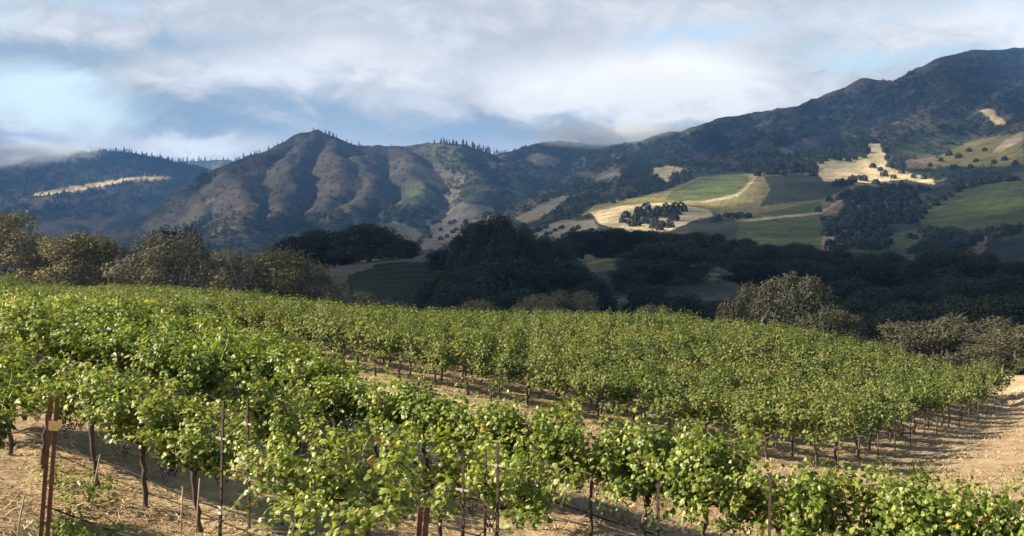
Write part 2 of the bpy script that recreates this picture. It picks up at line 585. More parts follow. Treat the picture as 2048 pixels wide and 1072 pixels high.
# ------------------------------------------------------------------ land cover of the far country
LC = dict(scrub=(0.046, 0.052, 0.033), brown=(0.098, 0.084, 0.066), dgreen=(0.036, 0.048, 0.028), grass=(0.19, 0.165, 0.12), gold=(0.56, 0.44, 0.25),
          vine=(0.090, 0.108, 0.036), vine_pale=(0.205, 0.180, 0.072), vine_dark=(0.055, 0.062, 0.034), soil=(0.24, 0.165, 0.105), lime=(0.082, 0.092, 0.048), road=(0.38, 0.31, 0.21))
COVER = [
    ('brown', [(230, 490), (300, 440), (400, 380), (470, 330), (560, 285), (640, 262), (720, 282), (800, 292), (860, 345), (860, 390), (780, 415), (700, 415), (600, 425), (520, 440), (430, 450), (350, 470)]),
    ('brown', [(800, 300), (850, 290), (930, 292), (960, 330), (985, 350), (900, 350), (850, 340)]),
    ('lime', [(850, 290), (930, 292), (980, 330), (1000, 350), (900, 345), (860, 330)]),
    ('lime', [(770, 385), (830, 350), (880, 385), (870, 410), (800, 410)]),
    ('grass', [(760, 448), (800, 440), (850, 470), (830, 482), (780, 470)]),
    ('grass', [(850, 435), (880, 423), (925, 405), (985, 412), (985, 440), (930, 470), (880, 500), (830, 500), (860, 470)]),
    ('grass', [(1020, 440), (1120, 392), (1150, 388), (1110, 420), (1060, 445)]),
    ('grass', [(1060, 465), (1120, 440), (1190, 440), (1200, 465), (1100, 480)]),
    ('grass', [(1045, 320), (1080, 300), (1125, 325), (1090, 335)]),
    ('grass', [(1180, 350), (1240, 335), (1250, 352), (1190, 362)]),
    ('grass', [(1555, 300), (1620, 272), (1670, 268), (1640, 295), (1580, 310)]),
    ('brown', [(1320, 315), (1420, 300), (1440, 325), (1380, 340), (1320, 335)]),
    ('brown', [(1720, 250), (1800, 220), (1900, 210), (1960, 180), (2048, 160), (2048, 235), (1960, 250), (1850, 262), (1750, 280)]),
    ('lime', [(1790, 290), (1870, 240), (1920, 270), (1900, 300), (1820, 310)]),
    ('vine_pale', [(1160, 432), (1190, 410), (1320, 385), (1400, 355), (1500, 348), (1650, 345), (1730, 368), (1660, 402), (1640, 428), (1480, 445), (1420, 422), (1330, 405), (1240, 412)]),
    ('gold', [(1180, 425), (1240, 412), (1330, 405), (1420, 420), (1428, 432), (1385, 442), (1340, 462), (1250, 464), (1200, 448)]),
    ('vine', [(1330, 398), (1345, 382), (1400, 357), (1440, 350), (1495, 350), (1500, 362), (1470, 387), (1410, 401), (1360, 403)]),
    ('road', [(1398, 405), (1412, 401), (1472, 389), (1502, 363), (1508, 350), (1515, 350), (1508, 364), (1476, 393), (1414, 406)]),
    ('vine_dark', [(1530, 352), (1640, 345), (1700, 372), (1650, 398), (1520, 412), (1540, 380)]),  # cloud-shaded half of the pale field; shadow put into the colour
    ('vine', [(1500, 432), (1640, 402), (1650, 425), (1490, 442)]),
    ('soil', [(1640, 425), (1655, 402), (1680, 400), (1690, 420), (1650, 432)]),
    ('vine', [(1478, 446), (1640, 430), (1648, 470), (1645, 500), (1460, 490)]),
    ('vine_dark', [(1360, 470), (1400, 455), (1475, 442), (1472, 480), (1380, 485)]),
    ('soil', [(1645, 470), (1670, 470), (1680, 500), (1640, 500)]),
    ('vine', [(1830, 440), (1860, 415), (1930, 368), (2048, 352), (2048, 450), (1960, 462), (1870, 458)]),
    ('vine', [(1720, 508), (1790, 466), (1835, 458), (1850, 480), (1800, 512)]),
    ('soil', [(1930, 505), (1960, 480), (1975, 470), (1972, 520)]),
    ('vine_dark', [(1965, 505), (1990, 485), (2048, 458), (2048, 530), (1965, 530)]),
    ('gold', [(1635, 325), (1665, 315), (1700, 318), (1738, 310), (1738, 285), (1760, 288), (1768, 305), (1775, 335), (1865, 357), (1870, 370), (1810, 358), (1735, 366), (1680, 362), (1650, 364), (1638, 350)]),
    ('gold', [(1308, 335), (1345, 331), (1380, 342), (1340, 352), (1337, 364), (1306, 352)]),
    ('gold', [(1955, 217), (1985, 218), (2012, 246), (1990, 250)]),
    ('soil', [(1810, 320), (1870, 312), (1875, 338), (1815, 335)]),
    ('vine_pale', [(1850, 330), (1900, 300), (1950, 280), (2048, 262), (2048, 330), (1960, 335)]),
    ('road', [(1985, 305), (2010, 280), (2048, 262), (2048, 278), (2000, 305)]),
    ('gold', [(60, 391), (130, 374), (185, 366), (230, 361), (250, 356), (300, 352), (345, 353), (340, 358), (255, 361), (235, 367), (190, 374), (150, 384), (130, 384), (90, 390)]),
    ('road', [(1480, 441), (1500, 438), (1640, 423), (1680, 400), (1684, 402), (1642, 428), (1500, 443)]),
]
VALLEY = [
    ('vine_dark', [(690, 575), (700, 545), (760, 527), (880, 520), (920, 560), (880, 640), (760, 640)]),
    ('grass', [(630, 540), (740, 515), (900, 512), (890, 521), (760, 528), (700, 546), (640, 560)]),
    ('vine_pale', [(1150, 510), (1250, 510), (1250, 530), (1150, 530)]),
    ('vine_pale', [(1410, 545), (1480, 545), (1480, 566), (1410, 566)]),
    ('grass', [(1200, 575), (1480, 566), (1480, 600), (1200, 640)]),
]


def cover_colors():
    C = np.empty((NR, NC, 3))
    nz = fbm(GX / 60, GY / 60, 4, 77)
    nz2 = fbm(GX / 14, GY / 22, 3, 99)
    C[:] = LC['scrub']
    straw = np.array((0.44, 0.340, 0.215))
    C[GY < 118] = straw
    val = (GY >= 118) & (GY < 900)
    C[val] = np.array((0.17, 0.135, 0.075))
    m = (fbm(GX / 45, GY / 45, 3, 55) > 0.5) & val
    C[m] = (0.06, 0.065, 0.035)
    # jitter the outlines a little so that field edges are not ruler-drawn
    ju = GU + (fbm(GX / 35, GY / 35, 3, 13) - 0.5) * 16
    jv = GVV + (fbm(GX / 35 + 50, GY / 35, 3, 14) - 0.5) * 7
    farm = GY > 600
    dry = farm & (fbm(GX / 90 + 3, GY / 120, 4, 123) > 0.53)         # dry grass and bare chaparral between the bushes
    C[dry] = np.array((0.115, 0.100, 0.068))
    K = np.zeros((NR, NC), dtype=bool)
    open_ = np.zeros((NR, NC))
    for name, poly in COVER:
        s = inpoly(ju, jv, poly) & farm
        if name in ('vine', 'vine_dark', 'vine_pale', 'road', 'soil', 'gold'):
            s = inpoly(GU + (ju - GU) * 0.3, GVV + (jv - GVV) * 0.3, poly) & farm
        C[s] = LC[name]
        if name in ('vine', 'vine_dark', 'vine_pale'):       # planted in rows
            a = len(poly) * 0.4 + poly[0][0] * 0.003
            ph = (GX * math.cos(a) + GY * 0.25 * math.sin(a)) * 6.283 / 7.5
            C[s] *= (1 + (0.30 if poly[0][0] > 1960 else 0.07) * np.sin(ph[s]))[:, None]
        open_[s] = 1 if name in ('gold', 'vine', 'vine_pale', 'vine_dark', 'soil', 'grass', 'road') else 0.5
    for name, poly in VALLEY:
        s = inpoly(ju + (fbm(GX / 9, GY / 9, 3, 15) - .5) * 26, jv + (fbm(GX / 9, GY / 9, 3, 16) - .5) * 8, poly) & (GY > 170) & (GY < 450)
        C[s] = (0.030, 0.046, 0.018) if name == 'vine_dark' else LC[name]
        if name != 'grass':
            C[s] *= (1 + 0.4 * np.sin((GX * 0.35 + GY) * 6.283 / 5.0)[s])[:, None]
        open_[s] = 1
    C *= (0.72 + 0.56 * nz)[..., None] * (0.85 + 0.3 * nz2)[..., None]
    return C, open_


GC, GOPEN = cover_colors()


def mat_land(name, near):
    m, g, out = new_mat(name)
    co = g.n('ShaderNodeNewGeometry').outputs['Position']
    base = g.n('ShaderNodeAttribute', _attribute_name='cover').outputs['Color']
    if near:
        # mown straw over brown soil: mottled at hand, palm and stride scale
        n1 = g.noise(co, 0.35, 5, 0.6)
        n2 = g.noise(co, 3.2, 6, 0.65, 0.6)
        n3 = g.noise(co, 26.0, 5, 0.7, 1.2)
        k = g.m('ADD', g.m('MULTIPLY', n2, 0.55), g.m('ADD', g.m('MULTIPLY', n3, 0.5), g.m('MULTIPLY', n1, 0.35)))
        t = g.ramp(k, [(0.45, (0.33, 0.27, 0.24)), (0.62, (0.72, 0.66, 0.60)), (0.74, (1.05, 1.0, 0.95)), (0.90, (1.55, 1.5, 1.38))])
        col = g.mix(1.0, base, t, 'MULTIPLY')
        hgt = g.m('ADD', g.m('MULTIPLY', n3, 0.03), g.m('MULTIPLY', n2, 0.06))
        bump = g.n('ShaderNodeBump', Strength=0.9, Distance=1.0, Height=hgt).outputs[0]
    else:
        n2 = g.noise(co, 0.035, 6, 0.62, 0.3)
        n3 = g.noise(co, 0.16, 4, 0.6)
        k = g.m('ADD', g.m('MULTIPLY', n2, 0.6), g.m('MULTIPLY', n3, 0.4))
        t = g.ramp(k, [(0.34, (0.5, 0.52, 0.55)), (0.5, (0.95, 0.95, 0.95)), (0.66, (1.4, 1.38, 1.3))])
        col = g.mix(1.0, base, t, 'MULTIPLY')
        bump = g.n('ShaderNodeBump', Strength=0.6, Distance=1.0, Height=g.m('MULTIPLY', n3, 5.0)).outputs[0]
    b = g.n('ShaderNodeBsdfPrincipled', Base__Color=col, Roughness=0.95, Normal=bump)
    b.inputs['Specular IOR Level'].default_value = 0.1
    g.nt.links.new(b.outputs[0], out.inputs[0])
    return m


def build_terrain():
    idx = np.arange(NR * NC).reshape(NR, NC)
    Q = np.stack([idx[:-1, :-1], idx[:-1, 1:], idx[1:, 1:], idx[1:, :-1]], -1)
    V = np.stack([GX, GY, GZ], -1).reshape(-1, 3)
    C = GC.reshape(-1, 3)
    own = GWHO[:-1, :-1]
    nearq = (GY[:-1, :-1] < NEAR_END - 1)
    groups = [('ground', nearq, mat_land('straw_ground', True)), ('foothills', (~nearq) & (own < 0), None),
              ('distant_hill', (~nearq) & (own == 0), None), ('central_mountain', (~nearq) & (own == 1), None),
              ('saddle_hill', (~nearq) & (own == 2), None), ('long_mountain', (~nearq) & (own == 3), None)]
    fm = mat_land('hillside_scrub', False)
    for name, sel, m in groups:
        q = Q[sel]
        if not len(q):
            continue
        used, inv = np.unique(q.ravel(), return_inverse=True)
        me = make_mesh(name, V[used], [inv.reshape(-1, 4)], m or fm, True, None, {'cover': C[used]})
        o = link(name, me)
        tag(o, kind='structure')


build_terrain()


# ------------------------------------------------------------------ inferred cloud out of view, shaped to shade the valley and most of the hills
def build_cloud_layer():
    ZD, TH = 1600.0, 40.0
    i = np.unique(np.concatenate([np.nonzero((yr > 70) & (yr < 900))[0][::2], np.nonzero((yr >= 900) & (yr < 6000))[0][::3]]))
    j = np.nonzero(np.abs(tc) <= 0.6)[0][::4]
    X, Y, Z, U, V = (a[np.ix_(i, j)] for a in (GX, GY, GZ, GU, GVV))
    Zs = Z.copy()
    for _ in range(6):      # smoothed terrain, so the layer does not fold
        Zs[1:-1, 1:-1] = (Zs[:-2, 1:-1] + Zs[2:, 1:-1] + Zs[1:-1, :-2] + Zs[1:-1, 2:] + Zs[1:-1, 1:-1]) / 5
    lit = np.where(Y > 900, 0.14, 0.0)
    for a, poly in SUNNY:
        s = inpoly(U, V, poly) & (Y > 700)
        lit = np.where(s, a, lit)
    for a, poly in SUNNY_VALLEY:
        s = inpoly(U, V, poly) & (Y > 160) & (Y < 450)
        lit = np.where(s, a, lit)
    edge = np.interp(U, [-400, 600, 800, 1000, 1400, 1700, 2048, 2600], [165, 160, 142, 126, 114, 105, 86, 84])
    lit = np.maximum(lit, np.clip((edge - Y) / 8.0, 0, 1))
    for _ in range(1):
        lit[1:-1, 1:-1] = (lit[:-2, 1:-1] + lit[2:, 1:-1] + lit[1:-1, :-2] + lit[1:-1, 2:] + 2 * lit[1:-1, 1:-1]) / 6
    dens = 1 - np.sqrt(np.clip(lit, 0, 1))
    t = (ZD - Zs) / SDIR[2]
    CX, CY = X + SDIR[0] * t, Y + SDIR[1] * t
    lump = (fbm(CX / 220, CY / 220, 4, 61) - 0.5)
    top = np.stack([CX, CY, ZD + 6 + dens * TH * (1 + lump)], -1)
    bot = np.stack([CX, CY, ZD - 6 - dens * TH * 0.3 * (1 + lump)], -1)
    nr, nc = CX.shape
    idx = np.arange(nr * nc).reshape(nr, nc)
    full = dens > 0.02
    keep = full[:-1, :-1] | full[1:, :-1] | full[:-1, 1:] | full[1:, 1:]
    Q = np.stack([idx[:-1, :-1], idx[:-1, 1:], idx[1:, 1:], idx[1:, :-1]], -1)[keep]
    V_ = np.vstack([top.reshape(-1, 3), bot.reshape(-1, 3)])
    Fq = np.vstack([Q, Q[:, ::-1] + nr * nc])
    used, inv = np.unique(Fq.ravel(), return_inverse=True)
    m, g, out = new_mat('cloud_vapour')
    a = g.n('ShaderNodeAttribute', _attribute_name='vapour').outputs['Fac']
    co = g.n('ShaderNodeNewGeometry').outputs['Position']
    nz = g.noise(co, 0.006, 5, 0.6)
    edge_soft = g.m('MULTIPLY', g.m('MULTIPLY', a, g.m('SUBTRACT', 1.0, a)), 4.0)
    fac = g.m('ADD', a, g.m('MULTIPLY', g.m('MULTIPLY', g.m('SUBTRACT', nz, 0.5), 0.7), edge_soft), clamp=True)
    dif = g.n('ShaderNodeBsdfDiffuse', Color=(0.8, 0.8, 0.8, 1))
    tr = g.n('ShaderNodeBsdfTranslucent', Color=(0.5, 0.5, 0.5, 1))
    body = g.n('ShaderNodeMixShader', Fac=0.15, i1=dif.outputs[0], i2=tr.outputs[0])
    mx = g.n('ShaderNodeMixShader', Fac=fac, i1=g.n('ShaderNodeBsdfTransparent').outputs[0], i2=body.outputs[0])
    g.nt.links.new(mx.outputs[0], out.inputs[0])
    dd = np.concatenate([dens.ravel(), dens.ravel()])
    me = make_mesh('cloud_layer', V_[used], [inv.reshape(-1, 4)], m, True, {'vapour': dd[used]})
    o = link('clouds', me)
    tag(o, 'unseen broken cloud layer shaped to shade the valley', 'cloud', kind='stuff')


SUNNY = [
    (0.42, [(250, 470), (420, 360), (500, 300), (640, 255), (800, 280), (1000, 290), (1010, 380), (960, 420), (700, 450), (400, 480)]),
    (0.72, [(830, 280), (960, 285), (1005, 350), (960, 400), (870, 410), (780, 400), (850, 345)]),
    (0.16, [(480, 320), (570, 280), (700, 260), (700, 290), (560, 310)]),
    (0.08, [(0, 380), (0, 300), (250, 300), (420, 330), (380, 370), (200, 420)]),
    (0.9, [(-60, 340), (-60, 285), (230, 285), (230, 318), (100, 335)]),  # gap cut in the cloud to brighten the left mist
    (1.0, [(1080, 296), (1100, 250), (1400, 235), (1400, 262), (1300, 288)]),  # gap cut so the mist on the right ridge catches sun
    (0.9, [(30, 397), (130, 366), (240, 356), (350, 347), (350, 363), (260, 366), (140, 392)]),
    (0.30, [(850, 500), (860, 430), (960, 400), (1180, 390), (1200, 470), (1000, 480)]),
    (1.0, [(1170, 440), (1200, 408), (1330, 380), (1420, 348), (1510, 345), (1530, 365), (1535, 390), (1500, 410), (1430, 420), (1430, 440), (1350, 470), (1200, 470)]),
    (0.05, [(1270, 455), (1250, 418), (1330, 410), (1370, 425), (1330, 445)]),
    (0.1, [(1400, 440), (1440, 434), (1480, 440), (1400, 470)]),
    (0.5, [(1490, 470), (1640, 455), (1640, 490), (1480, 490)]),
    (0.30, [(1500, 450), (1640, 400), (1720, 375), (1700, 400), (1640, 450)]),
    (1.0, [(1625, 325), (1690, 305), (1740, 280), (1780, 285), (1790, 335), (1885, 357), (1880, 372), (1800, 366), (1735, 372), (1660, 369), (1630, 360)]),
    (0.8, [(1300, 332), (1350, 327), (1385, 342), (1345, 350), (1345, 366), (1300, 358)]),
    (0.7, [(1950, 212), (1990, 214), (2020, 250), (1985, 254)]),
    (0.55, [(1720, 300), (1760, 240), (1860, 210), (1950, 220), (1950, 290), (1880, 345), (1790, 325)]),
    (0.28, [(1440, 330), (1600, 265), (1720, 250), (1720, 330), (1640, 345)]),
    (0.25, [(1780, 240), (1850, 150), (1960, 130), (1980, 210)]),
    (0.25, [(1030, 330), (1060, 285), (1260, 295), (1440, 310), (1400, 345), (1200, 385), (1060, 400)]),
    (0.35, [(1880, 340), (1960, 280), (2060, 255), (2060, 330), (1950, 340)]),
    (0.40, [(1840, 420), (1940, 365), (2060, 350), (2060, 420), (1900, 440)]),
]
SUNNY_VALLEY = [(0.25, [(1140, 505), (1260, 505), (1260, 535), (1140, 535)]), (0.35, [(1400, 540), (1490, 540), (1490, 570), (1400, 570)])]
build_cloud_layer()


# ------------------------------------------------------------------ materials of the plants
def mat_leaf(name, stops, trans=0.38, gloss=0.35, rough=0.42, glow=(1.25, 1.3, 0.55), var=0.10):
    """leaf blade: the tint attribute says where between dark, mid and yellowing each single leaf stands"""
    m, g, out = new_mat(name)
    t = g.n('ShaderNodeAttribute', _attribute_name='tint').outputs['Fac']
    oi = g.n('ShaderNodeObjectInfo').outputs['Random']
    t2 = g.m('ADD', t, g.m('MULTIPLY', g.m('SUBTRACT', oi, 0.5), var), clamp=True)
    col = g.ramp(t2, stops)
    b = g.n('ShaderNodeBsdfPrincipled', Base__Color=col, Roughness=rough)
    b.inputs['Specular IOR Level'].default_value = gloss
    tc_ = g.mix(1.0, col, glow, 'MULTIPLY')
    tr = g.n('ShaderNodeBsdfTranslucent', Color=tc_)
    mx = g.n('ShaderNodeMixShader', Fac=trans, i1=b.outputs[0], i2=tr.outputs[0])
    g.nt.links.new(mx.outputs[0], out.inputs[0])
    return m


def mat_plain(name, c1, c2, scale=6.0, rough=0.85, metal=0.0, bump=0.4, stretch=(1, 1, 1)):
    m, g, out = new_mat(name)
    co = g.n('ShaderNodeTexCoord').outputs['Object']
    co = g.n('ShaderNodeVectorMath', _operation='MULTIPLY', i0=co, i1=stretch).outputs[0]
    n = g.noise(co, scale, 6, 0.65, 0.4)
    col = g.ramp(n, [(0.3, c1), (0.7, c2)])
    bp = g.n('ShaderNodeBump', Strength=bump, Distance=0.02, Height=n).outputs[0]
    b = g.n('ShaderNodeBsdfPrincipled', Base__Color=col, Roughness=rough, Metallic=metal, Normal=bp)
    b.inputs['Specular IOR Level'].default_value = 0.3
    g.nt.links.new(b.outputs[0], out.inputs[0])
    return m


VINE_STOPS = [(0.0, (0.026, 0.050, 0.009)), (0.35, (0.112, 0.160, 0.021)), (0.65, (0.265, 0.312, 0.056)), (0.86, (0.43, 0.44, 0.15)), (0.95, (0.42, 0.34, 0.05)), (1.0, (0.50, 0.26, 0.04))]  # paler stops also put sun glints into the leaf colour
M_VINE = mat_leaf('vine_leaf', VINE_STOPS, 0.33, 0.45, 0.42, var=.16)
M_VINE_FAR = mat_leaf('vine_leaf_dusty', [(0.0, (0.045, 0.062, 0.016)), (0.35, (0.104, 0.142, 0.030)), (0.65, (0.190, 0.215, 0.054)), (0.86, (0.28, 0.26, 0.085)), (1.0, (0.34, 0.25, 0.06))], 0.34, 0.35, 0.5, var=0.26)
M_VTRUNK = mat_plain('vine_bark', (0.035, 0.024, 0.018), (0.14, 0.105, 0.08), 14, 0.9, 0, 1.0, (1, 1, 0.25))
M_GRAPE = mat_plain('grape_skin', (0.012, 0.010, 0.020), (0.045, 0.035, 0.06), 30, 0.45, 0, 0.1)
M_RUST = mat_plain('rusty_steel', (0.075, 0.030, 0.018), (0.20, 0.085, 0.050), 9, 0.75, 0.2, 0.5)
M_DARKSTEEL = mat_plain('weathered_steel', (0.030, 0.022, 0.018), (0.085, 0.055, 0.040), 9, 0.8, 0.2, 0.5)
M_WOOD = mat_plain('grey_wood', (0.22, 0.18, 0.13), (0.46, 0.40, 0.31), 8, 0.85, 0, 0.6, (1, 1, 0.2))
M_OLDWOOD = mat_plain('dark_old_wood', (0.08, 0.055, 0.04), (0.22, 0.16, 0.11), 8, 0.9, 0, 0.6, (1, 1, 0.2))
M_HOSE = mat_plain('hose_rubber', (0.018, 0.015, 0.013), (0.035, 0.030, 0.026), 5, 0.95, 0, 0.1)
M_TAG = mat_plain('yellow_tape', (0.55, 0.38, 0.10), (0.75, 0.56, 0.22), 5, 0.6, 0, 0.1)
M_WHITE = mat_plain('white_tape', (0.60, 0.57, 0.52), (0.78, 0.76, 0.72), 5, 0.6, 0, 0.1)

# rows run from far left to near right, all parallel
ROW = np.array([0.82, -0.572])
ROW = ROW / np.linalg.norm(ROW)
NRM = np.array([-ROW[1], ROW[0]])
ROW_ANGLE = math.atan2(ROW[1], ROW[0])


def vine_parts(seed, lush=1.0, simple=False, hang=1.0, zlow=.42, pale=0.0):
    rs = np.random.RandomState(seed)
    h0 = (0.86 if zlow < .8 else 0.98) + rs.uniform(-.04, .06)
    # trunk with its two arms
    tp = Parts()
    k = np.linspace(0, 1, 9)
    lean = rs.uniform(-.12, .12, 2)
    w = rs.uniform(-.035, .035, (9, 2)) * np.sin(k * np.pi)[:, None]
    base = np.stack([lean[0] * (k - 1) + w[:, 0], lean[1] * (k - 1) + w[:, 1], -0.06 + k * (h0 + 0.03)], -1)
    tp.add(*tube(base, np.interp(k, [0, .12, .8, 1], [.046, .029, .025, .034]) * rs.uniform(.85, 1.15) + rs.uniform(0, .008, 9), 8))
    for sgn in (-1, 1):
        q = np.linspace(0, 1, 8)
        arm = np.stack([sgn * q * 0.78, rs.uniform(-.02, .02, 8), h0 - .04 + .07 * np.minimum(q * 4, 1) + rs.uniform(-.015, .015, 8)], -1)
        tp.add(*tube(arm, np.interp(q, [0, 1], [.026, .013]), 6))
    # shoots: up through the wires, then flopping over and out
    ns = int((32 if not simple else 24) * lush)
    pos, nor, up, size, tint = [], [], [], [], []
    cane = Parts()
    vig = rs.uniform(.8, 1.2)
    for s in range(ns):
        p = np.array([rs.uniform(-.78, .78), rs.uniform(-.05, .05), h0 + .02])
        out_y = rs.choice([-1, 1])
        flop = rs.uniform(0.1, 1.0)
        dirv = np.array([rs.uniform(-.35, .35), out_y * rs.uniform(.05, .55), 1.0])
        if rs.rand() < 0.30 * hang:
            dirv = np.array([rs.uniform(-.5, .5), out_y * rs.uniform(.6, 1.2), 0.25])
            flop = 1.5
        tsh = rs.normal(0, .10)
        L = rs.uniform(.6, 1.12 if zlow < .8 else .98) * (0.8 + .2 * lush) * vig
        step = 0.075 if not simple else 0.10
        m = int(L / step)
        line = [p.copy()]
        for i in range(m):
            dirv = dirv + np.array([rs.uniform(-.22, .22), rs.uniform(-.2, .2) + out_y * .045 * flop, -0.105 * flop * (i * step / 0.5)])
            dirv = dirv / np.linalg.norm(dirv)
            p = p + dirv * step
            if p[2] < zlow:
                break
            line.append(p.copy())
            nl = (4 if i > 1 else 3) if simple else (7 if i > 1 else 5)
            for q in range(nl):
                off = rs.normal(0, 1, 3)
                off -= dirv * (off @ dirv) * .6
                off = off / np.linalg.norm(off) * rs.uniform(.04, .17)
                pos.append(p + off)
                o2 = np.array([off[0] * 2.5, off[1] * 3.0 + np.sign(p[1]) * .25, 0.45])
                nor.append(o2 + rs.normal(0, .30, 3))
                up.append(np.array([off[0] * 3, off[1] * 3, -0.55]) + rs.normal(0, .3, 3))
                young = i / max(m, 1)
                size.append(rs.uniform(.052, .098) * (1.0 - .45 * max(0, young - .6) / .4) * (1.45 if simple else 1.0))
                tint.append(np.clip(rs.normal(.36 + pale + tsh + .22 * young, .16), .02, .84) if rs.rand() > .012 else rs.uniform(.88, 1.0))
        if not simple and len(line) > 3:
            cane.add(*tube(np.array(line), np.linspace(.006, .003, len(line)), 3, False), tint=.75)
    pos, nor, up = np.array(pos), np.array(nor), np.array(up)
    V, T, k_ = leaves(pos, nor, up, size, tpl_simple() if simple else tpl_vine())
    fp = Parts()
    fp.add(V, T, np.repeat(np.array(tint), k_))
    if not simple:
        for vv, ff, aa in zip(cane.v, [None] * len(cane.v), cane.a):
            pass
        n0 = fp.n
        for f in cane.f:
            fp.f.append(f + n0)
        fp.v += cane.v
        fp.a += cane.a
        fp.n += cane.n
    return tp, fp


def grape_cluster_mesh(seed):
    rs = np.random.RandomState(seed)
    P_ = Parts()
    t = (1 + 5 ** .5) / 2
    iv = unit(np.array([(-1, t, 0), (1, t, 0), (-1, -t, 0), (1, -t, 0), (0, -1, t), (0, 1, t), (0, -1, -t), (0, 1, -t), (t, 0, -1), (t, 0, 1), (-t, 0, -1), (-t, 0, 1)], float))
    it = np.array([(0, 11, 5), (0, 5, 1), (0, 1, 7), (0, 7, 10), (0, 10, 11), (1, 5, 9), (5, 11, 4), (11, 10, 2), (10, 7, 6), (7, 1, 8), (3, 9, 4), (3, 4, 2), (3, 2, 6), (3, 6, 8), (3, 8, 9), (4, 9, 5), (2, 4, 11), (6, 2, 10), (8, 6, 7), (9, 8, 1)])
    for i in range(46):
        z = rs.rand()
        r = .052 * (1 - z) ** .6 + .008
        a = rs.rand() * 6.283
        P_.add(iv * rs.uniform(.009, .012) + [r * math.cos(a), r * math.sin(a), -z * .17], it)
    P_.add(*tube([(0, 0, .07), (0.005, 0, 0), (0, 0, -.12)], .004, 4))
    return P_.mesh('grape_cluster', M_GRAPE)


GRAPES = [grape_cluster_mesh(s) for s in (1, 2, 3)]


def vine_proto(seed, lush, simple, grapes=0, hang=1.0, far=False, zlow=.42, pale=0.0):
    tp, fp = vine_parts(seed, lush, simple, hang, zlow, pale)
    d = dict(trunk=tp.mesh('vine_trunk', M_VTRUNK), foliage=fp.mesh('vine_foliage', M_VINE_FAR if far else M_VINE, False), grapes=[])
    rs = np.random.RandomState(seed + 500)
    for i in range(grapes):
        d['grapes'].append((GRAPES[i % 3], (rs.uniform(-.7, .7), rs.uniform(-.16, .16), rs.uniform(.72, .90)), rs.uniform(.85, 1.25)))
    d['raw'] = (tp, fp)
    return d


LUSH = [vine_proto(100 + i, rs_, False, 5, .7, False, .60) for i, rs_ in enumerate((1.15, 1.25, 1.05, 1.2, 1.1, 1.3))]
TIDY = [vine_proto(170 + i, 1.05, False, 5, .30, False, 1.02) for i in range(4)]
WEAK = [vine_proto(150 + i, .55, False, 3, 1.0, False, .56, .11) for i in range(4)]
BACK = [vine_proto(200 + i, 1.0, True, 0, .8, True) for i in range(8)]


def place_vine(pr, x, y, z, rot, s, label, group):
    root = link('grape_vine', None)
    root.location = (x, y, z)
    root.rotation_euler = (0, 0, rot)
    root.scale = s
    tag(root, label, 'grape vine', group)
    link('trunk', pr['trunk'], root)
    link('foliage', pr['foliage'], root)
    for me, loc, sc in pr['grapes']:
        c = link('grape_cluster', me, root)
        c.location = (loc[0], loc[1], loc[2] + (.10 if pr in TIDY else 0))
        c.scale = (sc, sc, sc)
    return root


RV = random.Random(4)


def row_points(c, t0, t1, step, jit=.12):
    """points along the row at offset c; t is measured along the row from the foot of the perpendicular"""
    o = NRM * c
    t = t0
    r = []
    while t < t1:
        tt = t + RV.uniform(-jit, jit)
        p = o + ROW * tt
        r.append((p[0], p[1]))
        t += step
    return r


def uof(x, y):
    return 1024 + F * x / y


def tops(x, y, z):
    return HV - F * z / y


def on_row(c, u):
    """point of row c seen at photograph column u"""
    k = (u - 1024) / F
    y = c / (NRM[0] * k + NRM[1])
    return k * y, y


def row_t(c, u):
    x, y = on_row(c, u)
    return (np.array([x, y]) - NRM * c) @ ROW


FRONT = [(8.2, 'row ending at rusty end post', -320, 8, [], []), (10.9, 'nearest row on the bare straw', -250, 1040, [(560, 1040)], [(425, 560), (835, 1045)]),
         (13.5, 'row among the dark posts', -200, 1060, [(430, 1060)], [(600, 860)]), (16.2, 'long row edging the bare strip', -220, 2300, [], []),
         (18.8, 'short row behind the long row', -220, 660, [], [])]


def build_front():
    out = []
    for ri, (c, rname, u0, u1, thin, skip) in enumerate(FRONT):
        t0, t1 = row_t(c, u0), row_t(c, u1)
        pts = [(x, y) for x, y in row_points(c, t0, t1, 1.12) if y > 3]
        zz = gz([p[0] for p in pts], [p[1] for p in pts])
        n = 0
        for (x, y), z in zip(pts, zz):
            u = uof(x, y)
            if u < -190 or u > 2230:
                continue
            if any(a < u < b for a, b in skip):
                continue
            n += 1
            weak = any(a < u < b for a, b in thin)
            pr = RV.choice(WEAK if weak else (LUSH if c > 15 else TIDY))
            s = RV.uniform(.96, 1.12)
            sz = s * RV.uniform(.96, 1.07)
            if ri == 3:
                sz *= np.interp(u, [0, 300, 600, 750, 1100, 1300], [.90, .93, .98, .97, 1.05, 1.12])
            if ri == 4:
                sz *= .90
            if ri == 1 and u > 440:
                sz *= np.interp(u, [440, 700, 1030], [1.0, .95, .85])
            kind = 'sparse yellowing vine' if weak else 'leafy green vine'
            place_vine(pr, x, y, z, ROW_ANGLE + RV.choice((0, math.pi)) + RV.uniform(-.12, .12), (s, s * RV.uniform(1.05, 1.35), sz),
                       f'{kind}, {nth(n)} from left in {rname}', 'vines of the front rows')
            out.append((x, y, z))
    return out


FRONT_PTS = build_front()


